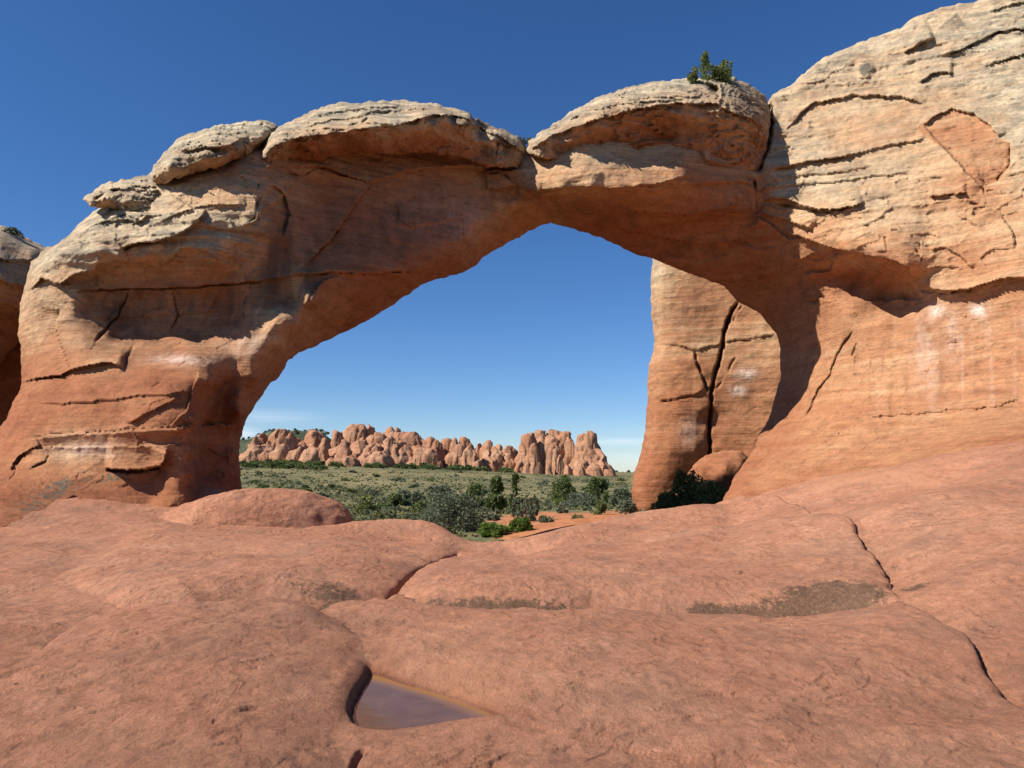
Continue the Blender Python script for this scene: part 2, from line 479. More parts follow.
# ------------------------------------------------------------------ rock shells
def pillow(name, outer, depth_fn, thick, rim_w, rim_r, step=1.25, hole=None, hole_w=4, hole_r=.35,
           post=None, attr_fn=None, jag=1.0, mat=None, parent=None, back_fn=None, seed=0, hole2=None):
    """solid rock with a modelled face: outline at its own distance, real relief in front, a back face and closed rim"""
    outer = np.asarray(outer, float)
    u0, v0 = outer.min(0) - 3; u1, v1 = outer.max(0) + 3
    nu = int((u1 - u0) / step) + 1; nv = int((v1 - v0) / step) + 1
    U, V = np.meshgrid(np.linspace(u0, u1, nu), np.linspace(v0, v1, nv))
    jx = jag * (perlin(U / 9 + seed, V / 9, .3) + .5 * perlin(U / 4 + seed, V / 4, 3.3))
    jy = jag * (perlin(U / 9, V / 9 + seed, 7.7) + .5 * perlin(U / 4, V / 4 + seed, 5.1))
    d1 = sd(U + jx, V + jy, outer)
    if hole is not None:
        d2 = -sd(U + jx * .8, V + jy * .8, hole)
        d = np.minimum(d1, d2)
    else:
        d2 = None; d = d1
    # snap near-outside vertices on to the outline
    gv, gu = np.gradient(d, V[1, 0] - V[0, 0], U[0, 1] - U[0, 0])
    gl = np.sqrt(gu ** 2 + gv ** 2) + 1e-6
    out = d <= 0
    corner_in = (~out)
    cell = corner_in[:-1, :-1] | corner_in[1:, :-1] | corner_in[:-1, 1:] | corner_in[1:, 1:]
    near = out & (d > -3 * step)
    Us = np.where(near, U - d * gu / gl ** 2, U); Vs = np.where(near, V - d * gv / gl ** 2, V)
    # depth on a coarse grid, refined bilinearly
    cs = 3
    cu = np.linspace(u0, u1, nu // cs + 2); cv = np.linspace(v0, v1, nv // cs + 2)
    CU, CV = np.meshgrid(cu, cv)
    cd = depth_fn(np.stack([CU, CV], -1))
    fu = (Us - u0) / (u1 - u0) * (len(cu) - 1); fv = (Vs - v0) / (v1 - v0) * (len(cv) - 1)
    iu = np.clip(fu.astype(int), 0, len(cu) - 2); iv = np.clip(fv.astype(int), 0, len(cv) - 2)
    tu = np.clip(fu - iu, 0, 1); tv = np.clip(fv - iv, 0, 1)
    Y = (cd[iv, iu] * (1 - tu) + cd[iv, iu + 1] * tu) * (1 - tv) + (cd[iv + 1, iu] * (1 - tu) + cd[iv + 1, iu + 1] * tu) * tv
    base = Y.copy()
    D = {'front': base}
    if post is not None:
        Y = post(Us, Vs, Y)
    def rim(dd, w, r):
        x = 1 - np.clip(dd / w, 0, 1)
        return r * (1 - np.sqrt(np.clip(1 - x * x, 0, 1)))
    rw = rim_w(Us, Vs) if callable(rim_w) else rim_w
    rr = rim_r(Us, Vs) if callable(rim_r) else rim_r
    Y = Y + rim(d1, rw, rr)
    if d2 is not None:
        Y = Y + rim(d2, hole_w, hole_r)
    B = back_fn(Us, Vs, Y) if back_fn is not None else base + thick
    th = thick if np.isscalar(thick) else thick
    dd_ = np.clip(d1 / 95.0, 0, 1)
    B = Y + (B - Y) * np.sqrt(np.clip(1 - (1 - dd_) ** 2, 0, 1)) ** 1.3
    B = np.maximum(B, Y + .25)
    q = grid_quads(nv, nu)[cell.ravel()]
    used = np.unique(q)
    remap = np.full(nu * nv, -1); remap[used] = np.arange(len(used))
    q = remap[q]
    us, vs_, ys, bs = Us.ravel()[used], Vs.ravel()[used], Y.ravel()[used], B.ravel()[used]
    front = P(us, vs_, ys)
    # back face: pulled in a little so that it does not flare out sideways
    back = P(us, vs_, bs)
    n = len(used)
    e = np.concatenate([q[:, [0, 1]], q[:, [1, 2]], q[:, [2, 3]], q[:, [3, 0]]])
    key = np.minimum(e[:, 0], e[:, 1]).astype(np.int64) * n + np.maximum(e[:, 0], e[:, 1])
    uq, idx, cnt = np.unique(key, return_index=True, return_counts=True)
    be = e[idx[cnt == 1]]
    strips = np.stack([be[:, 1], be[:, 0], be[:, 0] + n, be[:, 1] + n], -1)
    quads = np.concatenate([q[:, ::-1], q + n, strips[:, ::-1]])
    at = None
    if attr_fn is not None:
        at = attr_fn(us, vs_, front)
        at = {kk: np.concatenate([a, a]) for kk, a in at.items()}
    o = mk(name, np.concatenate([front, back]), quads, None, mat, parent, at)
    return o

def features(U, V, Y, feats, warp=1.6):
    """ledges and cracks: ('g', poly, width px, depth m) groove; ('s', poly, side, amount m, falloff px) overhang step"""
    wu = warp * (perlin(U / 12, V / 12, 1.1) + .25 * perlin(U / 5, V / 5, 2.1))
    wv = warp * (perlin(U / 14, V / 14, 4.1) + .25 * perlin(U / 5, V / 5, 6.1))
    UU, VV = U + wu, V + wv
    Y = Y.copy()
    for f in feats:
        m = f[2] * 5 if f[0] in 'gc' else f[4] * 4
        sl = box_sl(U, V, f[1], m + 6)
        if Y[sl].size == 0: continue
        d, s, t = polyd(UU[sl], VV[sl], f[1])
        ends = np.clip(np.minimum(t, 1 - t) / .08, 0, 1) ** .7
        ends = np.where((t <= 0) | (t >= 1), 0, ends)
        if f[0] == 'g':
            big = f[2] > 2.5
            mod = np.clip(.55 + 1.5 * perlin(UU[sl] / 10, VV[sl] / 10, 8.1), .0 if not big else .5, 1.2)
            wid = f[2] * (.55 if not big else .8) * (.5 + .6 * mod)
            Y[sl] += f[3] * (.55 if not big else 1.0) * mod * np.exp(-(d / wid) ** 2) * ends
            # one lip stands a little prouder than the other
            Y[sl] -= .10 * f[3] * np.exp(-d / (f[2] * 5)) * (s > 0) * ends
        elif f[0] == 'c':
            wid = f[2] * (.75 + .5 * np.clip(perlin(UU[sl] / 8, VV[sl] / 8, 5.1), -.8, 1))
            Y[sl] += f[3] * np.exp(-(d / wid) ** 2) * ends
            Y[sl] -= .08 * f[3] * np.exp(-d / (f[2] * 6)) * (s > 0) * ends
        else:
            on = (s == f[2])
            fall = np.exp(-d / f[4]) * np.where(on, 1, 0)
            Y[sl] -= f[3] * fall * ends
    return Y

def strata_disp(p, amp, tilt=(.06, .05)):
    z = p[..., 2] + tilt[0] * p[..., 0] + tilt[1] * p[..., 1]
    x, y = p[..., 0], p[..., 1]
    w = .25 * perlin(x * .3, y * .3, z * .5)
    a = perlin(x * .10, y * .10, (z + w) * 1.5)
    b = perlin(x * .2 + 9, y * .2, (z + w) * 4.2)
    c = perlin(x * .4 + 3, y * .4, (z + w) * 9.5)
    m = np.clip(.55 + 1.1 * perlin(x * .22, y * .22, z * .3), 0.05, 1.3)
    return amp * m * (a + .45 * np.sign(b) * np.abs(b) ** .7 + .22 * c)

# ================================================================== THE ARCH
OUT_ARCH = [(-70, 570), (-60, 500), (-10, 450), (0, 428), (6, 419), (12, 404), (20, 389), (22, 378), (21, 350), (18, 334),
            (19, 319), (20, 305), (26, 282), (31, 262), (41, 253), (56, 244), (67, 238), (79, 224), (94, 211), (112, 200),
            (130, 186), (146, 176), (152, 172), (170, 168), (215, 150), (262, 142), (282, 130), (330, 120), (400, 112), (470, 120), (505, 134),
            (524, 142), (527, 148), (533, 142), (560, 132), (610, 108), (664, 92), (720, 88), (752, 96), (764, 112), (769, 100), (772, 95), (780, 90),
            (791, 85), (812, 66), (826, 57), (847, 48), (873, 38), (900, 28), (911, 20), (929, 12), (947, 6), (976, 1), (1000, -12),
            (1060, -32), (1160, -60), (1230, -60), (1260, 100), (1260, 560), (700, 560), (640, 575)]
HOLE = [(722, 501), (735, 477), (749.5, 455), (757, 439), (768, 419), (775, 397), (780, 378), (780.5, 348), (775, 333), (764, 318), (757, 311), (738.6, 302),
        (724, 286), (687, 273), (653, 259), (635, 254), (617, 245), (603, 239), (585, 233), (567, 227.5), (551, 223), (544, 224.6), (536, 228), (527, 232), (512, 241), (498, 248.5),
        (483, 257), (474, 267), (463, 273), (439, 279), (422, 285), (404, 297), (395, 304), (370, 319), (345, 332), (320, 344), (300, 352), (289, 360),
        (281, 375), (270, 384), (258, 401), (249, 416), (243, 428), (239, 448), (240, 466), (242, 493), (238, 560), (300, 620), (600, 620), (690, 560)]
A = [  # u, v, distance of the face
    (95, 205, 26.6), (130, 198, 26.0), (180, 200, 25.2), (230, 195, 25.0), (262, 195, 25.2), (290, 200, 26.5), (330, 200, 28.0), (400, 200, 29.6), (470, 200, 30.9), (515, 195, 31.5),
    (560, 186, 29.4), (620, 186, 29.4), (680, 184, 30.1), (740, 195, 31.2), (758, 200, 31.6), (530, 176, 30.2), (540, 165, 30.3),
    (775, 180, 31.2), (850, 190, 29.4), (930, 190, 27.8), (1024, 190, 26), (1150, 190, 23.5), (1260, 190, 21),
    (170, 158, 26.7), (230, 152, 26.3), (200, 178, 25.5), (240, 170, 25.3), (265, 165, 25.8), (285, 150, 27.2), (400, 150, 29.6), (500, 150, 31.2), (545, 145, 30.6), (640, 150, 30.4), (740, 150, 31.2),
    (775, 145, 31.8), (850, 145, 30.4), (930, 145, 28.9), (1024, 145, 27), (1150, 145, 24.5),
    (780, 100, 33), (850, 100, 31.6), (930, 100, 30.1), (1024, 100, 28.4), (1150, 100, 25.8), (870, 45, 33.2), (940, 30, 32.2), (1024, 30, 30.6), (1150, 30, 28),
    (1024, -40, 33.5), (1150, -50, 31), (1260, -50, 29), (600, 110, 31), (700, 95, 31.5),
    (30, 252, 27), (60, 250, 25.2), (100, 250, 24.5), (150, 250, 24.5), (200, 235, 24.6), (258, 228, 24.9), (262, 250, 25.5), (215, 262, 25.1), (290, 250, 26.1), (330, 250, 27.3), (400, 245, 29.0), (450, 225, 30.2),
    (22, 300, 27.2), (40, 300, 25.7), (75, 300, 25.1), (95, 278, 25.9), (100, 300, 26.2), (150, 275, 25.9), (150, 300, 26.4), (220, 282, 26.2), (220, 305, 26.7), (290, 300, 26.4),
    # lip of the soffit
    (335, 280, 26.6), (360, 275, 27.5), (395, 270, 28.5), (430, 252, 29.6), (460, 240, 30.3), (483, 221, 30.9), (515, 203, 31.3), (540, 193, 30.2), (590, 187.5, 29.2), (640, 187, 29.5), (682, 180, 30.0),
    # opening edge, far side of the soffit
    (300, 352, 28.5), (345, 332, 30), (395, 304, 31.2), (439, 279, 32.3), (483, 257, 33.2), (527, 232, 33.8), (551, 223, 34), (603, 239, 34.1), (653, 259, 34.2),
    (687, 273, 34.5), (724, 286, 35), (764, 318, 35.6), (780, 348, 36), (780, 378, 35.8), (768, 419, 34.5), (750, 455, 32.5), (735, 477, 30), (722, 501, 27.8),
    # under the span, middle of the soffit
    (600, 215, 32.3), (660, 225, 32.6), (720, 235, 32.9), (760, 250, 32.8), (500, 228, 32), (430, 268, 30.4), (370, 296, 28.6),
    # inner face of the right leg
    (790, 300, 33.6), (800, 340, 33.4), (805, 380, 32.4), (795, 420, 31), (770, 460, 29), (745, 490, 27.2),
    (815, 300, 31.9), (828, 350, 31.4), (830, 400, 29.9), (815, 440, 28.3), (790, 475, 26.2),
    # right wall and alcove
    (785, 225, 31.5), (812, 238, 30.4), (847, 250, 28.6), (876, 256, 28.0), (905, 264, 27.4), (805, 262, 31.4), (830, 275, 31.6), (855, 272, 30.6), (855, 285, 31.3), (885, 297, 30.6), (908, 300, 29.6),
    (780, 245, 32.3), (850, 312, 30.0), (885, 322, 29.2), (925, 320, 27.7), (860, 345, 29.6), (900, 350, 28.4), (950, 350, 26.8), (1024, 350, 24.6), (1150, 350, 21.5), (1260, 350, 19),
    (940, 285, 27.2), (980, 275, 26), (1024, 270, 24.9), (1150, 270, 22), (930, 235, 27.4), (980, 230, 26.2), (1024, 230, 25.2),
    (870, 400, 28.2), (900, 400, 27.2), (950, 400, 25.8), (1024, 400, 23.4), (1150, 400, 20), (850, 440, 26.4), (900, 440, 24.6), (950, 440, 22.6), (1024, 425, 21),
    (1150, 430, 18), (722, 501, 27.8), (800, 480, 25.2), (850, 470, 23.9), (900, 462, 22.2), (960, 452, 20.3), (1024, 440, 18.8), (1150, 430, 16.5),
    (800, 520, 23), (900, 500, 19.5), (1024, 480, 16), (1200, 480, 14), (700, 550, 26),
    # left leg
    (20, 340, 26.8), (70, 340, 24.9), (120, 340, 25.9), (160, 338, 26.0), (200, 334, 26.0), (232, 318, 26.0), (285, 318, 25.0), (308, 300, 25.3),
    (22, 372, 26.5), (60, 372, 24.6), (85, 355, 24.3), (120, 356, 24.3), (190, 354, 24.3), (232, 345, 25.3), (235, 365, 25.2), (296, 326, 25.4),
    (5, 395, 26), (30, 392, 24.2), (80, 385, 23.4), (150, 375, 23.3), (200, 376, 23.3), (209, 383, 23.4), (216, 392, 25.3), (226, 385, 25.5), (222, 405, 25.9), (240, 395, 25.2), (255, 365, 25.1), (240, 412, 25.1), (262, 352, 25.0),
    (0, 428, 24.8), (30, 428, 23.1), (100, 426, 22.5), (185, 424, 22.4), (196, 422, 22.5), (204, 424, 25.6), (225, 424, 26.4),
    (289, 360, 28.3), (270, 384, 28), (249, 416, 27.6), (239, 448, 27.6), (242, 493, 27.4), (278, 345, 25.2), (258, 378, 25.2), (312, 330, 28.2), (286, 356, 27.3), (265, 383, 27.2), (247, 416, 27),
    (0, 450, 23.6), (60, 450, 22.5), (120, 450, 22.1), (185, 450, 22.1), (192, 452, 22.2), (200, 455, 25.4), (232, 452, 26.4),
    (0, 470, 22.2), (60, 470, 21.8), (110, 470, 22), (160, 470, 22.2), (194, 472, 22.2), (203, 474, 25.4), (232, 475, 26.4),
    (0, 500, 19.4), (60, 500, 20.4), (150, 500, 21.6), (198, 496, 22.2), (-60, 500, 20), (0, 550, 16), (100, 560, 18.6), (200, 560, 20.6), (240, 560, 25), (-60, 560, 15.5), (-60, 440, 25)]
_A = np.array(A)
arch_depth = rbf(_A[:, :2], _A[:, 2], 2e-3)
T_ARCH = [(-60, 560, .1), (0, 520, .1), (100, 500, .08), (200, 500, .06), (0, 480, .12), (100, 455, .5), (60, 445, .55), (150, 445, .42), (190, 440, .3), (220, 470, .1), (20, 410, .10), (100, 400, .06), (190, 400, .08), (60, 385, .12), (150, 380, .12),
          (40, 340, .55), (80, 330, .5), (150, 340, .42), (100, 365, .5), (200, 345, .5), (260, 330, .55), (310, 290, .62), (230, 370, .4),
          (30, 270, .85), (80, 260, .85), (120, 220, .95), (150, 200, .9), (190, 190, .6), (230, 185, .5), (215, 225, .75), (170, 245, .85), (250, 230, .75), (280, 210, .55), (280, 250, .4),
          (150, 290, .35), (100, 300, .45), (220, 300, .3), (330, 240, .3), (400, 220, .28), (460, 230, .3), (430, 190, .38), (350, 190, .45), (500, 200, .62), (490, 165, .6),  # middle face kept low in tone so its shade comes out darker
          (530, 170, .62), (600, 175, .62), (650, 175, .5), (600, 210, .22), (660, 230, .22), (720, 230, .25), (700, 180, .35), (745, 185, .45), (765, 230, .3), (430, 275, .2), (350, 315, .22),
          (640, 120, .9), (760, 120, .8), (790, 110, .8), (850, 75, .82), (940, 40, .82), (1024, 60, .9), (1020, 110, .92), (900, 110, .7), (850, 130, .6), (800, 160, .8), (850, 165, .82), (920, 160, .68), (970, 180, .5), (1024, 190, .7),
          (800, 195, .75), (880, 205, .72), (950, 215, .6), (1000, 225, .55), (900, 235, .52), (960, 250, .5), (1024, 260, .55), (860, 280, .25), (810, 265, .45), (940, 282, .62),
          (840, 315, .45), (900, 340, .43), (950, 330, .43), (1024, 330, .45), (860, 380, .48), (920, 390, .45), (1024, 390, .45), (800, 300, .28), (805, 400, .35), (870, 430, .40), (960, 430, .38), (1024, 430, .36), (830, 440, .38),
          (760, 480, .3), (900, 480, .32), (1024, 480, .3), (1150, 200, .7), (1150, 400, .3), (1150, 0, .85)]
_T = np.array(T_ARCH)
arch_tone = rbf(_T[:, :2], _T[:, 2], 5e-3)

ARCH_FEATS = [
    # left leg: ledges
    ('s', [(18, 384), (38, 378), (61, 375), (79, 367), (110, 362), (124, 368)], -1, .45, 30),
    ('g', [(38, 379), (50, 378), (62, 376)], 1.6, .9),
    ('g', [(124, 360), (135, 340), (120, 375)], 1.2, .3),
    ('s', [(24, 438), (60, 434), (117, 431), (160, 428), (187, 426), (215, 425), (236, 424)], 1, .50, 12),
    ('c', [(24, 438.5), (60, 434.5), (117, 431.5), (187, 427), (214, 426)], .8, .28),
    ('s', [(20, 450), (60, 447), (120, 446), (188, 444)], 1, .16, 7), ('s', [(40, 404), (90, 402), (140, 396), (196, 392)], -1, .12, 10), ('s', [(178, 398), (150, 412), (128, 424)], 1, .16, 12),
    ('s', [(105, 469), (125, 470), (150, 470), (162, 466), (168, 448)], -1, .62, 14),
    ('c', [(106, 470.5), (135, 472), (160, 467.5)], 1.3, .7),
    ('s', [(10, 470), (20, 455), (40, 445)], -1, .3, 12),
    ('g', [(30, 470), (45, 462), (49, 455)], 1.4, .5),
    ('g', [(4, 490), (12, 478), (20, 460)], 1.4, .6),
    ('s', [(198, 372), (192, 395), (186, 410), (170, 425)], -1, .25, 20),
    ('s', [(60, 310), (56, 330), (64, 352), (70, 372)], 1, -.25, 16),
    ('g', [(0, 532), (30, 520), (60, 505), (80, 496)], 2.2, .7),
    ('g', [(126, 300), (118, 315), (100, 335), (88, 350)], 1.5, .45),
    ('g', [(243, 318), (246, 300), (252, 282)], 1.2, .3),
    ('s', [(72, 290), (130, 289), (200, 286), (260, 281), (300, 274)], -1, .28, 9),
    ('c', [(76, 291), (130, 290), (200, 287), (262, 282)], .9, .25),
    ('s', [(90, 318), (150, 316), (210, 312), (240, 306)], -1, .12, 8),
    ('c', [(128, 292), (118, 315), (98, 340)], .9, .3),
    ('c', [(172, 290), (178, 312), (172, 330)], .8, .18),
    # upper left ledges
    ('s', [(30, 290), (42, 278), (60, 284), (75, 275), (95, 270), (100, 262), (128, 262)], -1, .55, 22),
    ('s', [(122, 248), (135, 243), (158, 241), (175, 236), (190, 228), (203, 215), (205, 210)], -1, .60, 22),
    ('s', [(128, 265), (140, 262), (165, 262), (185, 247), (205, 250), (220, 262)], -1, .35, 18),
    ('g', [(125, 250), (137, 244), (160, 241)], 1.6, .6),
    ('s', [(243, 227), (255, 222), (262, 212), (280, 200), (300, 178)], -1, .25, 16),
    ('g', [(258, 182), (258, 205), (254, 218), (244, 225)], 1.2, .4),
    ('g', [(150, 235), (143, 222), (125, 215), (108, 220)], 1.6, .5),
    ('g', [(50, 258), (62, 248), (80, 238), (100, 222)], 1.4, .5),
    ('s', [(95, 225), (118, 219), (140, 222), (150, 214)], -1, .3, 10),
    ('s', [(160, 222), (180, 213), (210, 205), (245, 206)], -1, .18, 12),
    ('s', [(170, 190), (200, 180), (230, 174), (258, 178)], -1, .10, 10),
    ('g', [(262, 192), (258, 205), (258, 222)], 1.6, .3), ('s', [(272, 185), (285, 195), (290, 215), (284, 235)], 1, -.3, 12),
    # under the big cap
    ('s', [(281, 171), (296, 165), (322, 166), (345, 175), (366, 182), (378, 181), (404, 171), (440, 168), (468, 165), (486, 170)], -1, .40, 13),
    ('g', [(281, 172), (300, 176), (322, 167), (345, 176), (370, 182.5)], 1.3, .5),
    ('s', [(372, 183), (357, 203), (337, 232), (318, 252), (304, 267)], 1, .35, 30),
    ('g', [(372, 183), (357, 203), (337, 232), (304, 267)], 1.2, .35),
    ('s', [(290, 274), (328, 273), (356, 274), (386, 273), (422, 272), (440, 262)], -1, .42, 20),
    ('g', [(300, 274), (328, 273), (386, 273), (422, 272)], 1.3, .6),
    ('s', [(308, 303), (316, 290), (322, 280), (337, 277)], 1, .3, 18),
    ('s', [(398, 226), (420, 226), (440, 222), (462, 218)], -1, .10, 14),
    ('s', [(395, 205), (400, 220), (412, 228)], -1, .12, 10),
    ('g', [(486, 172), (505, 174), (516, 186), (516, 205)], 1.2, .5),
    ('s', [(484, 170), (512, 170), (528, 168)], 1, .25, 14),
    ('s', [(486, 190), (514, 186), (540, 192)], -1, .25, 14),
    # span: lit ledge and soffit folds
    ('s', [(517, 193), (558, 189), (588, 186.5), (623, 189), (640, 186), (661, 184), (682, 177), (690, 176)], -1, .50, 14),
    ('s', [(570, 176), (600, 172), (645, 168), (682, 177)], 1, .12, 10),
    ('s', [(645, 195), (680, 184), (720, 182), (750, 182)], -1, .25, 16),
    ('s', [(600, 205), (640, 212), (690, 215), (740, 205)], -1, .35, 24),
    ('s', [(630, 228), (680, 222), (730, 212), (752, 210)], -1, .35, 22),
    ('s', [(590, 222), (640, 232), (700, 245), (745, 240)], -1, .3, 20),
    ('g', [(660, 252), (700, 262), (730, 252)], 2.5, .25),
    ('s', [(430, 268), (470, 248), (510, 225)], -1, .3, 18),
    ('s', [(360, 305), (420, 280), (470, 258)], -1, .25, 14),
    ('s', [(702, 148), (704, 160), (726, 164), (742, 162)], -1, .35, 12),
    ('g', [(752, 178), (756, 185), (757, 215)], 1.8, .9),
    ('g', [(769, 92), (770, 110), (770, 130), (766, 150), (757, 172)], 3.0, 2.4),
    ('s', [(757, 215), (775, 228), (788, 238), (810, 238)], 1, .25, 12),
    # right wall
    ('s', [(788, 129), (802, 114), (815, 103), (841, 98), (870, 95), (897, 96), (914, 100), (924, 105)], -1, .32, 18),
    ('g', [(788, 129), (802, 114), (815, 103)], 1.3, .5),
    ('g', [(838, 98), (862, 95)], 1.4, .35),
    ('s', [(903, 53), (918, 46), (935, 37)], -1, .4, 12),
    ('g', [(903, 53), (918, 46), (932, 38)], 1.4, .5),
    ('s', [(919, 84), (930, 76), (941, 72), (952, 73)], -1, .3, 10),
    ('g', [(919, 84), (930, 76), (941, 72), (950, 73)], 1.2, .4),
    ('s', [(945, 56), (973, 44), (999, 32), (1024, 29), (1060, 22)], -1, .28, 16),
    ('g', [(985, 38), (1005, 31), (1040, 28)], 1.7, .6),
    ('g', [(945, 56), (960, 50), (973, 45)], 1.2, .4),
    ('s', [(985, 66), (1005, 60), (1024, 54), (1050, 50)], -1, .18, 10),
    ('g', [(990, 65), (1017, 57)], 1.5, .35),
    ('s', [(990, 12), (1010, 5), (1030, 2)], -1, .25, 12),
    ('g', [(912, 32), (930, 18), (952, 10), (970, 6)], 2.0, .35),
    ('s', [(911, 36), (925, 34), (935, 30), (955, 12)], 1, .35, 20),
    # red slab let into the wall
    ('s', [(923, 126), (933, 117), (952, 109), (966, 112), (973, 114), (991, 126), (999, 138)], -1, .22, 14),
    ('s', [(923, 126), (947, 152), (967, 173), (982, 187)], 1, .22, 14),
    ('s', [(1011, 143), (1009, 167), (998, 181), (982, 187)], 1, -.30, 14),
    ('g', [(1011, 143), (1009, 165), (997, 181)], 1.6, .5),
    ('g', [(982, 187), (986, 200), (984, 208)], 1.4, .4),
    ('s', [(984, 205), (1000, 215), (1012, 230), (1016, 246)], 1, .2, 12),
    # bedding under the slab
    ('s', [(762, 172), (800, 163), (841, 157), (880, 148), (926, 138)], -1, .20, 9),
    ('s', [(774, 168), (820, 160), (852, 156)], -1, .22, 7),
    ('g', [(785, 166), (815, 161), (850, 156)], 1.0, .35),
    ('s', [(763, 182), (800, 176), (840, 172), (870, 166)], -1, .16, 8),
    ('s', [(758, 190), (800, 184), (850, 180), (905, 172)], -1, .14, 8),
    ('s', [(763, 200), (785, 198), (805, 207), (830, 210), (852, 207), (864, 202)], -1, .5, 14),
    ('g', [(770, 202), (800, 209), (830, 213), (848, 208)], 2.2, .6),
    ('s', [(760, 213), (780, 219), (806, 227), (812, 230)], -1, .4, 9),
    ('s', [(850, 212), (890, 206), (930, 202), (980, 198)], 1, .18, 8),
    ('s', [(929, 196), (945, 195), (967, 193)], -1, .28, 8),
    ('g', [(929, 196), (945, 195), (967, 193)], 1.1, .4),
    ('g', [(970, 203), (978, 205), (984, 202)], 2.0, .4),
    ('g', [(890, 177), (910, 174), (926, 172)], 1.0, .25),
    ('g', [(925, 177), (945, 178)], 1.0, .25),
    # alcove roof and ledges
    ('s', [(783, 232), (798, 236), (812, 241), (847, 252), (876, 258), (896, 262), (908, 268), (912, 280)], -1, .55, 16),
    ('s', [(795, 262), (815, 253), (834, 262), (830, 272), (800, 274)], -1, .25, 10),
    ('s', [(818, 297), (840, 302), (870, 301), (905, 300), (922, 300)], 1, .35, 8),
    ('s', [(912, 284), (928, 288), (941, 291), (955, 291), (973, 288), (990, 282), (1008, 278), (1030, 277), (1080, 272)], -1, .42, 14),
    ('g', [(918, 290), (941, 294), (973, 291)], 1.6, .45),
    ('g', [(916, 248), (922, 262), (920, 240)], 1.2, .35),
    ('g', [(884, 236), (888, 250), (887, 258)], 1.2, .3),
    ('s', [(930, 250), (945, 247), (960, 255), (972, 268)], -1, .15, 10),
    ('g', [(804, 300), (815, 302), (820, 296)], 1.4, .5),
    # runnels on the lower wall
    ('c', [(853, 332), (843, 345), (835, 358), (830, 375), (818, 390), (812, 405), (806, 418)], 1.0, .35),
    ('g', [(868, 349), (872, 362), (877, 387), (880, 392)], 2.4, .14),
    ('g', [(885, 352), (884, 370), (880, 388)], 2.4, .10),
    ('c', [(856, 342), (852, 358)], .9, .2),
    ('g', [(858, 340), (855, 360), (853, 378), (845, 390)], 2.4, .10),
    ('g', [(795, 392), (788, 408), (782, 420)], 2.2, .3),
    ('g', [(816, 350), (815, 375), (806, 398)], 1.8, .3),
    ('g', [(802, 370), (800, 390), (790, 412)], 1.8, .3),
    ('s', [(815, 393), (841, 390), (860, 391)], -1, .08, 8),
    ('s', [(860, 416), (906, 414), (940, 411), (958, 409), (988, 408), (1024, 398)], -1, .18, 8),
    ('g', [(958, 409), (975, 410), (992, 407)], 1.4, .25),
    ('g', [(948, 344), (952, 342), (958, 343)], 1.2, .3),
    ('s', [(786, 422), (815, 432), (860, 430), (900, 424), (960, 424)], 1, .16, 14),
    ('g', [(845, 430), (830, 440), (812, 452), (800, 468)], 2.0, .25),
]
KNOB = (865, 69)

def flakes(x, y, z, f, amp, seed=0.0, sharp=4, cover=.0):
    q = fbm(x * f + seed, y * f, z * f * 1.5 + seed, 3, gain=.55) * 1.5
    fr = q - np.floor(q)
    m = sstep(cover - .25, cover + .25, perlin(x * f * .35 + seed + 3, y * f * .35, z * f * .35))
    return -amp * m * fr ** sharp

def arch_post(U, V, Y):
    Y = features(U, V, Y, ARCH_FEATS)
    p = P(U, V, Y)
    tn = np.clip(arch_tone(np.stack([U, V], -1)[::6, ::6]), 0, 1)
    tn = np.kron(tn, np.ones((6, 6)))[:U.shape[0], :U.shape[1]]
    rough = .35 + .9 * sstep(.4, .85, tn)
    x, y, z = p[..., 0], p[..., 1], p[..., 2]
    Y = Y + .18 * fbm(x * .28, y * .28, z * .32, 3) * (.6 + .4 * rough)
    Y = Y + strata_disp(p, .16) * rough * (1 - .45 * sstep(770, 800, U))
    Y = Y + .07 * fbm(x * 1.3, y * 1.3, z * 1.9, 4, gain=.55) * rough
    # flaked, scalloped faces
    f = fbm(x * .8 + 40, y * .8, z * .8, 3)
    Y = Y + .035 * f
    Y = Y + flakes(x, y, z, .36, .10, 0, 6, .1) + flakes(x, y, z, .9, .045, 7, 5, .1) + flakes(x, y, z, 2.6, .022, 3, 3) * rough
    Y = Y + .022 * fbm(x * 4.5, y * 4.5, z * 6.5, 2) * rough
    # vertical runnels low on the right wall
    rn = sstep(330, 370, V) * (1 - sstep(405, 440, V)) * sstep(770, 800, U) * (1 - sstep(880, 940, U))
    Y = Y + rn * .16 * perlin(U / 9.0, V / 60.0, 3.0)
    fl_ = sstep(284, 294, V) * (1 - sstep(330, 350, V)) * sstep(85, 120, U) * (1 - sstep(270, 310, U))
    Y = Y + fl_ * .13 * perlin(U / 10.0 + .05 * V, V / 55.0, 7.0)
    dk = np.hypot(U - KNOB[0], V - KNOB[1])
    Y = Y - .35 * np.exp(-(dk / 8.5) ** 4)
    return Y

def streak(u, v, u0, v0, ru, rv):
    return np.exp(-(((u - u0) / ru) ** 2 + ((v - v0) / rv) ** 2))

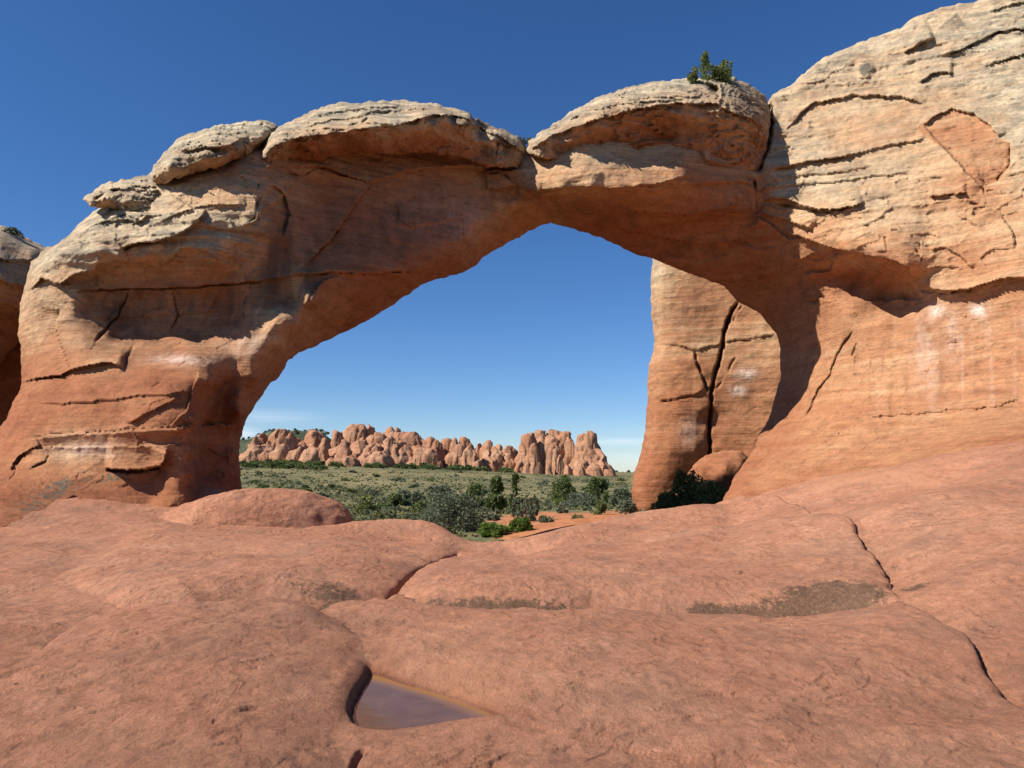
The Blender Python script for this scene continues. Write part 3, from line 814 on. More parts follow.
def arch_attr(u, v, p):
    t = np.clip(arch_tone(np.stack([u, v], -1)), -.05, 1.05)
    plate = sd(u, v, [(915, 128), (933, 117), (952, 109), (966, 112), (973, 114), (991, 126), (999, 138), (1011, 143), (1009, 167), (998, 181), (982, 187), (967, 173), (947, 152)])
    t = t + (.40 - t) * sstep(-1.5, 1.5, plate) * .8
    dark = np.zeros_like(u); lich = np.zeros_like(u); pale = np.zeros_like(u)
    for (a, b, c, d, s) in [(275, 255, 45, 40, .9), (150, 310, 90, 35, .55), (420, 210, 80, 40, .35), (300, 285, 40, 18, .6), (500, 190, 22, 25, .6),  # varnish; over soffit and alcoves it also paints their shade deeper
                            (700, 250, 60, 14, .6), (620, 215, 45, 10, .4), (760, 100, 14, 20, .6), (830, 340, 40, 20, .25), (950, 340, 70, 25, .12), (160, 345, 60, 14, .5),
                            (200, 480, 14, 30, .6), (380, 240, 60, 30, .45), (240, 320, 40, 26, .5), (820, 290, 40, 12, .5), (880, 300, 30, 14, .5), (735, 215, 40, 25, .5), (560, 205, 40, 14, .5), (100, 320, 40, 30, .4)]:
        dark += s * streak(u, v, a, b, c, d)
    for (a, b, c, d, s) in [(60, 486, 34, 18, .58), (120, 476, 28, 14, .55), (25, 508, 30, 16, .5), (90, 445, 26, 14, .30), (195, 490, 16, 12, .5), (865, 69, 9, 9, .9), (822, 70, 14, 14, .55), (1010, 105, 20, 18, .5)]:
        lich += s * streak(u, v, a, b, c, d)
    for (a, b, c, d, s) in [(938, 311, 8, 6, .95), (979, 310, 9, 7, .95), (953, 335, 7, 26, .4), (925, 350, 12, 40, .25), (185, 360, 35, 5, .6), (85, 447, 30, 10, .5), (855, 262, 25, 8, .3), (440, 205, 55, 40, .16), (470, 235, 20, 30, .2), (255, 345, 30, 12, .3)]:
        pale += s * streak(u, v, a, b, c, d)
    wall = sstep(840, 900, u) * sstep(305, 325, v) * (1 - sstep(380, 430, v))
    pale += .22 * wall * np.clip(perlin(u / 7.0, v / 120.0, 2.2) * 2.2 - .25, 0, 1)
    dark += .4 * wall * np.clip(perlin(u / 9.0 + 50, v / 120.0, 6.2) * 2.0 - .3, 0, 1)
    return {'tone': t, 'dark': np.clip(dark, 0, 1), 'lich': np.clip(lich, 0, 1), 'pale': np.clip(pale, 0, 1)}

def arch_back(U, V, Y):
    bk = 34.6 + .0 * U
    r = sstep(770, 900, U)
    bk = bk * (1 - r) + (Y + 11) * r
    l = 1 - sstep(230, 440, U)
    bk = bk * (1 - l) + np.maximum(29.2, Y + 2.5) * l
    return np.maximum(bk, Y + .5)

def arch_rw(U, V):
    return np.where(U < 160, 16, np.where(U > 770, 10, 14))
def arch_rr(U, V):
    return np.where(U < 160, 1.6, 1.3)

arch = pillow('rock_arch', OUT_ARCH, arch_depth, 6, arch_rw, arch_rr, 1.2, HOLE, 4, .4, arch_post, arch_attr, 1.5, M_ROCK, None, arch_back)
tag(arch, 'huge natural sandstone arch of layered orange rock with cream weathered top, joining the cliff', 'rock arch')

LIP = (np.array([84, 153, 200, 235, 262, 300, 350, 400, 450, 490, 526, 573, 626, 687, 735, 771]), np.array([200, 172, 158, 148, 150, 139, 132, 127, 121, 138, 149, 129, 112, 104, 112, 130]))
def cap_rim(U, V):
    return .22 + .75 * sstep(6, -6, V - np.interp(U, *LIP))
def cap_rock(name, outline, ctrl, thick, feats=(), rim_w=9, rim_r=.9, label=None, tone_ctrl=None, seed=0, rough=1.0, dk=0):
    ctrl = np.array(ctrl, float)
    fn = rbf(ctrl[:, :2], ctrl[:, 2], 1e-3)
    tc = np.array(tone_ctrl, float)
    tf = rbf(tc[:, :2], tc[:, 2], 5e-3)
    def post(U, V, Y):
        Y = features(U, V, Y, feats, 1.8)
        p = P(U, V, Y)
        x, y, z = p[..., 0], p[..., 1], p[..., 2]
        Y = Y + strata_disp(p, .28) * rough + .14 * fbm(x * .7, y * .7, z * .9, 4) * rough + .07 * fbm(x * 2.6, y * 2.6, z * 3.6, 3) * rough + flakes(x, y, z * 1.8, .7, .20, 5, 5, -.1) + flakes(x, y, z * 1.5, 1.9, .09, 9, 4, -.1)
        return Y
    def at(u, v, p):
        t = np.clip(tf(np.stack([u, v], -1)), 0, 1)
        n = fbm(p[:, 0] * .9, p[:, 1] * .9, p[:, 2] * 1.4, 3)
        stn = 0
        for (a, b, c, d, q) in ((465, 122, 26, 9, 1.0), (500, 148, 22, 16, 1.0), (212, 151, 34, 7, .9), (180, 160, 14, 12, .5), (748, 108, 18, 26, .9), (560, 128, 22, 6, .6), (715, 90, 16, 8, .8), (640, 108, 50, 5, .6), (330, 138, 40, 5, .6)):
            stn = stn + q * streak(u, v, a, b, c, d)
        return {'tone': t, 'dark': np.clip(np.clip(dk + .5 * n, 0, 1) * dk * 2 + stn, 0, 1), 'lich': np.clip(.12 + .35 * n, 0, .5) * (t > .7), 'pale': 0 * t}
    o = pillow(name, outline, fn, thick, rim_w, cap_rim, 1.1, None, 0, 0, post, at, 2.2, M_ROCK, arch, None, seed)
    if label: o['label'] = label
    return o

# small perched cap at the left shoulder
cap_rock('capstone', [(84, 199), (88, 193), (103, 184), (123, 180), (141, 176), (156, 173), (166, 188), (160, 206), (140, 212), (120, 213), (108, 207), (100, 209), (91, 207)],
         [(84, 199, 25.6), (100, 186, 26.2), (130, 179, 26.8), (155, 175, 27), (90, 202, 25), (105, 200, 24.7), (130, 198, 24.9), (155, 195, 25.4), (100, 208, 25.6), (120, 212, 25.6), (160, 206, 26)],
         3.0, [('g', [(95, 200), (108, 192), (122, 188)], 2.2, .7), ('s', [(110, 190), (135, 186), (158, 188)], -1, .2, 8)], 6, .6, None, [(90, 195, .9), (150, 180, .95), (120, 210, .85), (100, 205, .7)], 1.3)
# boulder-like cap
cap_rock('capstone', [(153, 182), (153, 170), (158, 160), (164, 153), (176, 140), (190, 133), (211, 127), (234, 124), (249, 121), (270, 121), (279, 127), (274, 136), (264, 146), (240, 158), (223, 165),
                      (199, 172), (176, 178), (160, 186)],
         [(153, 175, 25.4), (164, 153, 25.6), (190, 133, 26.5), (234, 125, 27), (270, 121, 27.6), (279, 127, 27.4), (170, 165, 24.5), (200, 157, 24.3), (235, 148, 24.8), (262, 138, 25.9),
          (160, 185, 25.7), (199, 172, 25.6), (240, 158, 25.8), (264, 146, 26.6), (215, 142, 24.8)],
         4.0, [('s', [(178, 152), (205, 147), (228, 146), (250, 136)], -1, .28, 10), ('g', [(196, 152), (208, 150), (220, 150)], 2.5, .5), ('s', [(176, 168), (200, 160), (230, 152)], 1, .2, 10)],
         11, 1.2, None, [(160, 170, .85), (200, 135, .98), (260, 125, 1), (210, 152, .8), (200, 168, .62), (240, 155, .6)], 4.3)
# great domed cap of the middle
cap_rock('capstone', [(262, 152), (264, 143), (271, 134), (281, 125), (299, 117), (316, 109), (340, 103), (366, 102), (404, 100), (430, 102.5), (451, 107.5), (468, 114), (489, 125), (504, 130), (518, 135.5), (524, 141), (526.5, 150),
                      (524, 160), (516, 168), (505, 168), (488, 167), (470, 160), (448, 155), (420, 153), (380, 154), (345, 156), (318, 160), (298, 163), (282, 168), (268, 170), (262, 163)],
         [(264, 143, 26.4), (299, 117, 27.6), (340, 103, 28.8), (404, 100, 29.8), (451, 107, 30.4), (489, 125, 30.8), (524, 142, 31.4),
          (265, 155, 25.6), (272, 147, 25.3), (284, 141.5, 25.2), (304, 137, 25.3), (328, 134, 25.5), (348, 132, 25.8), (369, 128, 26.1), (398, 126, 26.4), (422, 119, 26.9), (445, 116, 27.4), (468, 119, 28), (492, 135, 29), (515, 148, 29.9),
          (278, 158, 26.5), (298, 155, 26.9), (345, 150, 27.6), (400, 147, 28.2), (440, 145, 28.6), (480, 150, 29.3), (516, 165, 30.2), (298, 163, 27.3), (345, 156, 28.0), (420, 153, 28.7), (470, 160, 29.4), (268, 168, 26.6)],
         3.6, [('s', [(268, 150), (284, 142), (304, 137), (328, 134), (348, 132), (369, 128), (398, 126), (407, 124), (420, 118), (445, 115), (468, 118), (478, 124)], -1, .45, 9),
               ('g', [(345, 127), (362, 122), (374, 114), (398, 112)], 1.6, .55), ('g', [(392, 108), (397, 115), (400, 124)], 1.6, .5), ('g', [(362, 122), (385, 127), (400, 125)], 1.6, .5),
               ('s', [(300, 128), (340, 119), (380, 112), (430, 108)], -1, .2, 7), ('s', [(310, 117), (350, 110), (400, 106)], -1, .2, 6),
               ('s', [(455, 125), (480, 128), (505, 140), (520, 150)], -1, .35, 10), ('s', [(490, 140), (508, 146), (524, 152)], -1, .3, 7), ('g', [(492, 128), (497, 140), (495, 160)], 1.6, .4)],
         8, .9, None, [(280, 130, .98), (340, 108, 1), (420, 103, 1), (480, 120, .95), (520, 145, .85), (300, 148, .45), (380, 142, .4), (440, 138, .42), (470, 145, .45), (400, 118, .95), (500, 155, .72), (290, 140, .9), (270, 160, .75)], 8.1, 1.0, .25)
# dome over the span
cap_rock('capstone', [(526, 150), (528, 141), (538, 134), (556, 122), (573, 110), (594, 99), (617, 90.5), (641, 84), (664, 80.5), (687, 78), (711, 76.5), (734, 78), (749, 84), (758, 91), (767, 98), (771, 110), (770, 130), (766, 150), (757, 176), (750, 170),
                      (738, 164), (720, 160), (702, 153), (685, 151), (664, 148), (635, 153), (610, 157), (585, 157), (565, 158), (548, 160), (534, 157)],
         [(526, 148, 30.6), (556, 122, 30.8), (594, 99, 31.2), (641, 84, 31.5), (687, 78, 31.8), (734, 78, 32), (767, 98, 32.8),
          (530, 150, 29.7), (547, 140, 29), (573, 128, 29.0), (597, 120, 28.9), (626, 112, 28.9), (658, 105, 29.1), (687, 103, 29.3), (717, 105, 29.6), (735, 110, 29.6), (752, 120, 30.1), (764, 130, 31.2),
          (560, 147, 29.9), (585, 146, 30), (620, 140, 30.1), (660, 135, 30.2), (700, 135, 30), (725, 140, 30.1), (745, 150, 30.5), (757, 172, 31.4), (585, 156, 30.3), (635, 153, 30.5), (664, 148, 30.5), (702, 152, 30.4), (735, 162, 30.7)],
         3.0, [('s', [(529, 150), (547, 140), (573, 128), (597, 120), (626, 112), (658, 105), (687, 103), (717, 104), (730, 106)], -1, .40, 9),
               ('g', [(549, 133), (565, 124), (580, 117)], 2.0, .5), ('s', [(625, 100), (660, 97), (700, 97)], -1, .22, 7), ('s', [(600, 107), (640, 102), (690, 100)], -1, .2, 6),
               ('g', [(690, 84), (706, 84), (716, 90), (720, 98)], 3.2, 1.0), ('g', [(724, 82), (734, 84), (742, 82)], 2.0, .5), ('s', [(720, 84), (722, 96), (720, 104), (728, 108)], 1, .3, 7),
               ('s', [(722, 108), (735, 113), (752, 120), (764, 130)], -1, .3, 8), ('g', [(737, 136), (750, 137), (765, 141)], 1.5, .4), ('g', [(745, 92), (752, 104), (766, 112)], 1.8, .6),
               ('s', [(585, 150), (620, 147), (650, 140), (680, 143)], 1, .2, 8), ('g', [(735, 86), (748, 98), (762, 104)], 1.6, .5)],
         8, .9, None, [(540, 138, .95), (594, 105, 1), (650, 90, 1), (710, 80, .98), (755, 100, .72), (600, 135, .42), (660, 128, .4), (720, 125, .5), (690, 148, .4), (750, 145, .5), (560, 150, .5), (735, 105, .8)], 12.7, 1.0, .25)

# ================================================================== ROCK FIN BEHIND
def simple_rock(name, outline, ctrl, thick, tone_ctrl, feats=(), rim_w=12, rim_r=1.5, seed=0, amp=1.0, step=1.4, extra=None, mat=None, push=0.0, relief=1.0, chip=1.0, turn=0.0):
    ctrl = np.array(ctrl, float); ctrl[:, 2] = ctrl[:, 2].mean() + (ctrl[:, 2] - ctrl[:, 2].mean()) * relief + push - (ctrl[:, 0] - 700) * turn; fn = rbf(ctrl[:, :2], ctrl[:, 2], 1e-3)
    tc = np.array(tone_ctrl, float); tf = rbf(tc[:, :2], tc[:, 2], 5e-3)
    def post(U, V, Y):
        Y = features(U, V, Y, feats, 1.6)
        p = P(U, V, Y); x, y, z = p[..., 0], p[..., 1], p[..., 2]
        return Y + amp * (strata_disp(p, .05) + chip * flakes(x, y, z, .35, .12, 2, 6, .1) + chip * flakes(x, y, z, 1.1, .04, 6, 5, .1) + .18 * fbm(x * .25, y * .25, z * .3, 3) + .05 * fbm(x * 1.1, y * 1.1, z * 1.4, 4))
    def at(u, v, p):
        z = 0 * u
        r = {'tone': np.clip(tf(np.stack([u, v], -1)), 0, 1), 'dark': z, 'lich': z, 'pale': z}
        if extra: r.update(extra(u, v, p))
        return r
    return pillow(name, outline, fn, thick, rim_w, rim_r, step, None, 0, 0, post, at, 1.3, mat or M_ROCK, None, None, seed)

def fin_extra(u, v, p):
    return {'dark': np.clip(.7 * streak(u, v, 690, 312, 30, 26) + .5 * streak(u, v, 745, 390, 22, 40), 0, 1),
            'pale': np.clip(.9 * streak(u, v, 747, 374, 10, 5) + .8 * streak(u, v, 738, 390, 9, 5) + .4 * streak(u, v, 690, 430, 10, 14), 0, 1)}
fin = simple_rock('rock_fin', [(651, 235), (652, 262), (651, 290), (651, 313), (655, 342), (649, 364), (647, 400), (645.5, 430), (640, 455), (633, 477), (631, 492), (634, 505), (636, 530), (720, 545), (860, 540), (860, 215), (700, 205)],
    [(651, 250, 45), (670, 250, 43.6), (700, 260, 43.2), (760, 270, 43), (850, 260, 42.5), (655, 320, 44.6), (680, 320, 43.3), (712, 330, 43.8), (725, 340, 43.9), (770, 330, 43.4), (850, 330, 43),
     (650, 360, 44.2), (675, 360, 42.8), (700, 365, 43.2), (712, 380, 44), (722, 370, 43.9), (770, 370, 43.3), (650, 410, 43.4), (680, 410, 42.2), (702, 410, 42.9), (709, 420, 44.6), (716, 415, 44.2), (770, 410, 43.6),
     (642, 455, 42.6), (670, 450, 41.5), (695, 450, 42.8), (706, 450, 44.9), (714, 450, 44.4), (770, 450, 43.8), (634, 490, 42), (645, 480, 41.2), (660, 485, 41.3), (680, 475, 42.5), (700, 480, 45), (740, 490, 44.5), (850, 490, 43.5), (640, 530, 41.5), (660, 540, 43), (850, 540, 43)],
    6, [(660, 270, .75), (690, 300, .42), (660, 330, .55), (700, 345, .55), (760, 335, .6), (750, 300, .4), (680, 390, .30), (660, 450, .24), (645, 500, .22), (750, 400, .34), (750, 450, .28), (850, 350, .3), (700, 250, .6)],
    [('c', [(738, 302), (732, 312), (725, 330), (723, 345), (716, 370), (711, 395), (709, 430), (710, 470), (709, 500)], 1.5, 1.7), ('g', [(694, 352), (700, 372), (709, 390)], 2.2, .8), ('s', [(655, 343), (675, 344), (697, 350), (725, 342), (750, 338), (775, 334)], -1, .14, 14),
     ('s', [(660, 400), (676, 399), (695, 395), (705, 388)], -1, .16, 14), ('g', [(658, 402), (676, 399), (692, 396)], 1.6, .4), ('g', [(716, 390), (726, 375), (735, 358)], 1.4, .4), ('g', [(758, 396), (768, 392), (774, 386)], 1.5, .4),
     ('g', [(733, 322), (738, 312), (742, 305)], 1.5, .4), ('c', [(694, 352), (700, 372), (709, 392)], 1.0, .5)],
    14, 1.8, 3, 1.0, 1.3, fin_extra, None, 6.0, .45, .3, .019)
tag(fin, 'tall red rock fin split by a vertical crack, behind the right leg of the arch', 'rock fin')

fin2 = simple_rock('rock_fin', [(-90, 330), (-80, 262), (-50, 236), (-22, 228), (0, 225), (10, 227), (16, 232), (30, 240), (44, 247), (60, 246), (80, 240), (100, 250), (100, 330), (60, 345), (24, 338), (8, 352), (0, 366), (-40, 400), (-60, 520), (-90, 520)],
    [(-200, 150, 31), (0, 227, 35), (30, 241, 36), (80, 245, 38), (0, 245, 33.4), (30, 255, 34.5), (80, 270, 36), (-100, 240, 30), (0, 275, 32.6), (30, 280, 34), (0, 300, 33.3), (30, 310, 34.5), (80, 300, 36), (0, 340, 35), (20, 330, 35.5), (-100, 350, 31), (-200, 450, 28), (-60, 500, 29), (0, 365, 36)],
    8, [(0, 235, .9), (20, 250, .8), (0, 262, .9), (10, 285, .6), (0, 310, .3), (20, 325, .25), (-100, 240, .85), (-100, 350, .3), (-150, 450, .2), (60, 260, .8)],  # extra thickness out of view, added to keep sun off the gap wall
    [('s', [(-60, 256), (-20, 258), (0, 259), (20, 262), (40, 262)], -1, .5, 12), ('s', [(-40, 283), (0, 280), (14, 285), (40, 290)], -1, .6, 14), ('g', [(-40, 258), (0, 259), (30, 262)], 1.6, .6), ('s', [(-20, 300), (10, 305), (30, 315)], -1, .25, 14)],
    10, 1.2, 9)
tag(fin2, 'banded cream and red rock fin at the left edge, behind the left leg', 'rock fin')

gap = simple_rock('rock_wall', [(-120, 300), (60, 300), (90, 340), (90, 520), (-120, 540)], [(-100, 320, 38), (60, 320, 39), (-100, 500, 36), (60, 500, 38), (0, 400, 38.5)], 4,
    [(0, 350, .2), (0, 500, .15), (-80, 420, .2)], (), 10, 1.0, 21, 1.0, 2.5)
tag(gap, 'dark shaded rock wall deep in the gap at the left edge, under the banded fin', 'rock wall')

boulder = simple_rock('boulder', [(697, 462), (704, 456), (716, 452), (732, 450), (742, 451), (748, 458), (747, 470), (745, 500), (742, 530), (700, 530), (668, 522), (672, 500), (682, 482), (690, 470)],
    [(700, 459, 38), (725, 451, 38.4), (745, 455, 37.8), (700, 470, 36.2), (725, 465, 36), (742, 468, 36.6), (690, 490, 36), (720, 490, 36.2), (740, 500, 37), (690, 525, 35.8), (740, 530, 36.5)],
    3, [(720, 455, .3), (720, 500, .15), (680, 500, .15)], [('g', [(741, 455), (744, 462), (741, 468)], 1.4, .4)], 10, 1.2, 5, 1.0, 1.4, None, None, 4.0)
tag(boulder, 'rounded red boulder wedged between the cracked fin and the right leg of the arch', 'boulder')

# ================================================================== SLICKROCK FLOOR
def Gz(u, v, Y):
    return (u, Y, EYE - Y * tanv(v))
G = [Gz(*a) for a in [
    (-200, 768, 4.3), (0, 768, 4.3), (256, 768, 4.35), (512, 768, 4.37), (768, 768, 4.37), (1024, 768, 4.4), (1250, 768, 4.5),
    (0, 690, 5.5), (180, 660, 6.2), (300, 622, 7.6), (420, 705, 5.4), (600, 690, 5.7), (700, 640, 7.2), (600, 608, 9), (800, 612, 9), (450, 608, 9), (850, 680, 6), (1000, 690, 5.95),
    (520, 590, 10.8), (600, 560, 14.2), (520, 541, 18), (650, 540, 17), (640, 512, 23), (800, 560, 13), (740, 520, 20), (850, 580, 11), (450, 560, 13.8), (720, 504, 26), (560, 529, 20), (600, 520.5, 22), (475, 543, 17), (520, 539, 18.5),
    (800, 505, 19), (900, 500, 14.5), (900, 540, 11.5), (1000, 560, 9), (950, 480, 17.5), (1000, 640, 6.9), (1150, 560, 8.6), (1150, 480, 14), (940, 600, 8.1),
    (300, 560, 13.5), (200, 545, 15.5), (400, 535, 18.5), (60, 560, 13), (0, 600, 9.5), (-150, 560, 12), (-150, 600, 9), (430, 524, 21), (120, 600, 9.4), (250, 590, 10.4),
    (0, 530, 17), (80, 497, 21), (150, 495, 22.3), (240, 494, 23.5), (200, 520, 20), (300, 524, 20.5), (350, 522, 21),
    (722, 501, 27.5), (800, 481, 25), (850, 471, 23.6), (900, 463, 21.9), (960, 453, 20), (1024, 441, 18.5), (1150, 430, 16.3), (-150, 520, 17)]]
G += [(u, 1.0, 0.0) for u in (-300, 0, 512, 1024, 1350)] + [(u, 2.2, 0.0) for u in (-300, 0, 512, 1024, 1350)]
G += [(150, 27, .8), (240, 27, .4), (300, 25, -.5), (350, 24, -.8), (400, 23, -1), (470, 22, -1), (512, 21.5, -1), (600, 25.5, -.9), (670, 28, -.7), (740, 31, -.6), (800, 32, .5), (1000, 26, 2), (1150, 22, 2.4),
      (0, 24, .9), (-150, 24, .8), (-300, 24, .8), (1350, 10, 1.2), (1350, 20, 2.6), (-300, 10, .2)]
G += [(u, 36, -2.4) for u in (200, 350, 500, 650)] + [(-300, 36, .3), (0, 36, .3), (780, 36, -1.5), (1000, 36, 2.5), (1350, 36, 3)]
G = np.array(G)
gq = lambda u, Y: np.stack([u / 200.0, 5 * np.log(Y)], -1)
gz = rbf(gq(G[:, 0], G[:, 1]), G[:, 2], 2e-2)

nu, nr = 960, 800
us_ = np.linspace(-330, 1360, nu)
inv = np.linspace(1 / 1.5, 1 / 36.0, nr)
# more rows far away where the ground is seen at a grazing angle
tt = np.linspace(0, 1, nr)
Yr = 1 / ((1 / 1.5) * (1 - tt) ** 1.8 + (1 / 36.0) * (1 - (1 - tt) ** 1.8))
UU, YY = np.meshgrid(us_, Yr)
cu = np.linspace(-330, 1360, 140); cy = np.linspace(math.log(1.5), math.log(36.0), 160)
CU, CY = np.meshgrid(cu, cy)
cz = gz(gq(CU, np.exp(CY)))
# gentle blur of the control surface
for _ in range(3):
    c2 = cz.copy(); c2[1:-1, 1:-1] = (cz[1:-1, 1:-1] * 2 + cz[:-2, 1:-1] + cz[2:, 1:-1] + cz[1:-1, :-2] + cz[1:-1, 2:]) / 6; cz = c2
fu = (UU + 330) / 1690 * 139; fy = (np.log(YY) - cy[0]) / (cy[-1] - cy[0]) * 159
iu = np.clip(fu.astype(int), 0, 138); iy = np.clip(fy.astype(int), 0, 158); tu = fu - iu; ty = fy - iy
Z = (cz[iy, iu] * (1 - tu) + cz[iy, iu + 1] * tu) * (1 - ty) + (cz[iy + 1, iu] * (1 - tu) + cz[iy + 1, iu + 1] * tu) * ty
XX = (UU - 512) / F * YY
WX = XX + .10 * fbm(XX * .7, YY * .7, .5, 2); WY = YY + .10 * fbm(XX * .7 + 30, YY * .7, .5, 2)

def gpl(pts, z=0.0):
    """polyline on the floor from bearings"""
    return np.array([on_plane(u, v, z if len(q) == 0 else q[0])[:2] for (u, v, *q) in pts])

def joint(pts, near, far, ww=(.5, .5), notch=.06, nw=.05, side=1, z=0.0):
    """joint between two slabs: rounded shoulders of different height either side, with a narrow slot"""
    global Z
    d, s, t = polyd(WX, WY, gpl(pts, z))
    e = np.where((t <= 0) | (t >= 1), 0, np.clip(np.minimum(t, 1 - t) / .12, 0, 1))
    a = np.where(s == side, near, far); w = np.where(s == side, ww[0], ww[1])
    Z = Z - e * a * np.exp(-(d / w) ** 1.5)
    Z = Z - e * notch * np.exp(-(d / nw) ** 2)
    return d, s * side, t, e

LICH = np.zeros_like(Z); WET = np.zeros_like(Z); SAND = np.zeros_like(Z)
# crest of the near slab
jd = joint([(300, 621), (330, 611), (370, 606), (430, 608), (500, 609), (600, 605), (680, 606), (750, 609), (830, 612), (905, 614)], .0, .46, (.5, .95), .03, .05, -1)
band = np.where(jd[1] < 0, np.exp(-((jd[0] - .42) / .40) ** 2), 0) * jd[3]
um = np.exp(-((UU - 500) / 95) ** 4) * 1.0 + np.exp(-((UU - 735) / 50) ** 4) * .75 + np.exp(-((UU - 850) / 55) ** 4) * 1.1 + .12
LICH += .85 * band * um
# slot between left slab and middle slab
joint([(458, 541), (448, 548), (425, 562), (405, 576), (394, 586), (386, 609)], .06, .10, (.7, .7), .16, .05)
def slab(poly, h, w, fade=1e9, y0=0.0):
    global Z
    d = sd(WX, WY, gpl(poly))
    Z = Z + h * (1 - np.exp(-np.clip(d, 0, None) / w)) * np.exp(-np.clip(YY - y0, 0, None) / fade)
slab([(386, 609), (394, 586), (405, 576), (425, 562), (448, 548), (480, 538), (560, 529), (640, 512), (728, 503), (790, 520), (850, 550), (885, 576), (903, 613), (830, 611), (750, 608), (680, 605), (600, 604), (500, 608), (430, 608)], .34, .40, 4.5, 10.3)
slab([(205, 612), (265, 606), (320, 604), (384, 609), (392, 586), (404, 575), (423, 561), (450, 546), (430, 525), (150, 535), (60, 580), (120, 610)], .24, .38, 5.0, 10.0)
slab([(-200, 790), (-120, 720), (0, 692), (44, 656), (76, 638), (150, 629), (215, 622), (265, 612), (312, 618), (345, 638), (358, 660), (356, 690), (346, 712), (338, 735), (345, 765), (300, 900)], .15, .32)
# edge of middle slab on the right
joint([(728, 503, .4), (745, 507, .35), (790, 520, .28), (850, 550, .15), (885, 576, .1), (903, 613, 0)], .05, .18, (.5, 1.0), .02, .035, -1)
# right front joint
joint([(900, 612), (930, 626), (960, 642), (1000, 676), (1040, 712)], .02, .12, (.3, .5), .025, .03, -1)
# front left slab rim
joint([(0, 700), (40, 672), (75, 648), (150, 630), (215, 622), (265, 612), (312, 618)], .0, .17, (.6, .8), .018, .03, -1)
joint([(300, 615), (330, 622), (352, 636), (364, 655)], .05, .05, (.4, .5), .0, .04, -1)
joint([(205, 612), (265, 605), (320, 604), (388, 606)], .04, .22, (.5, .8), .02, .05, -1)
# front lip below the pool
joint([(500, 719), (540, 722), (600, 735), (660, 748), (720, 758), (790, 775)], .02, .05, (.25, .4), .012, .02)
joint([(368, 748), (358, 758), (350, 772)], .01, .01, (.1, .1), .07, .02)
# rounded undulation and weathering
Z += .10 * fbm(XX * .22, YY * .22, .7, 3) * sstep(4, 9, YY) + .035 * fbm(XX * .7, YY * .7, 3.7, 3)
ca, sa = math.cos(R(28)), math.sin(R(28))
RX, RY = XX * ca + YY * sa, -XX * sa + YY * ca
n = fbm(RX * 1.2, RY * 2.6, .2, 5, gain=.55)
Z += .016 * n
RQ, RS = XX * math.cos(R(-58)) + YY * math.sin(R(-58)), -XX * math.sin(R(-58)) + YY * math.cos(R(-58))
Z += .012 * fbm(XX * 3.2, YY * 2.6, 4.2, 3) + .006 * fbm(XX * 9, YY * 6, 8.2, 2) * (1 - sstep(10, 16, YY))
# shallow flake scars: little terraces
for (fx, fy_, amp, sh) in ((.7, 2.2, .014, 0), (1.7, 5.0, .008, 5), (4.0, 11, .004, 9)):
    q = perlin(RQ * fy_ * .7 + sh, RS * fx + sh, sh) * 2.0 + .5 * perlin(RQ * fy_ * 2, RS * fx * 3, sh + 2)
    fr = q - np.floor(q)
    mask = sstep(.05, .35, perlin(RX * fx * .5 + 7, RY * fy_ * .5, sh + 4))
    Z += amp * mask * (fr ** 5 - .2)
# small crescent scars where flakes have come away
rs = np.random.RandomState(5)
for i in range(260):
    c = on_plane(rs.uniform(-20, 1044), 545 + 225 * rs.uniform(0, 1), .05)
    L = rs.uniform(.025, .085) * (1 + c[1] / 8); W = L * rs.uniform(.22, .5); th = R(rs.normal(38, 22))
    r0 = L * 1.3
    jj = np.where(np.abs(Yr - c[1]) < r0)[0]; ii = np.where(np.abs(us_ - (512 + F * c[0] / c[1])) < r0 / c[1] * F * 1.3)[0]
    if len(jj) < 2 or len(ii) < 2: continue
    sl = (slice(jj[0], jj[-1] + 1), slice(ii[0], ii[-1] + 1))
    dx, dy = XX[sl] - c[0], YY[sl] - c[1]
    a = (dx * math.cos(th) + dy * math.sin(th)) / L; b = (-dx * math.sin(th) + dy * math.cos(th)) / W
    b = b + .5 * a * a + .35 * perlin(XX[sl] * 18, YY[sl] * 18, i * .3)
    rr = np.clip(1 - a * a - b * b, 0, 1)
    Z[sl] -= .012 * (1 + c[1] / 10) * rs.uniform(.4, 1) * np.clip(rr * 3, 0, 1) * np.clip((b + 1) / 2, 0, 1)
# level the far brow of the floor so that the plain shows over it
brow_u = np.array([300, 352, 400, 430, 448, 462, 475, 500, 520, 540, 560, 600, 640, 680, 722, 745])
brow_v = np.array([523, 521, 519, 521, 528, 540, 542, 541, 539, 534, 528, 520, 511.5, 506, 501.5, 500])
rowsel = (Yr > 12) & (Yr < 30)
sl_t = (EYE - Z[rowsel]) / YY[rowsel]
cur = sl_t.min(0)
want = np.tan(np.arctan((np.interp(us_, brow_u, brow_v) - 384) / F) - PITCH)
dlt = (cur - want) * sstep(290, 340, us_) * (1 - sstep(722, 750, us_))
ker = np.ones(7) / 7
for _ in range(8): dlt = np.convolve(np.pad(dlt, 3, 'edge'), ker, 'valid')
Z += dlt[None, :] * YY * sstep(9, 18, YY)
# pool basin
ZW = -.035
POOL = [(370, 673), (368, 680), (364, 687), (359, 694), (354.5, 703), (352, 711), (352, 719), (357, 728), (369, 733), (389, 734.5), (418, 731), (447, 725.5), (482, 721), (503, 718), (475, 707), (440, 694), (400, 683), (385, 677)]
pool_xy = gpl(POOL, ZW)
dp = sd(WX * .1 + XX * .9, WY * .1 + YY * .9, pool_xy)
near = np.exp(-np.clip(-dp, 0, None) / .35)
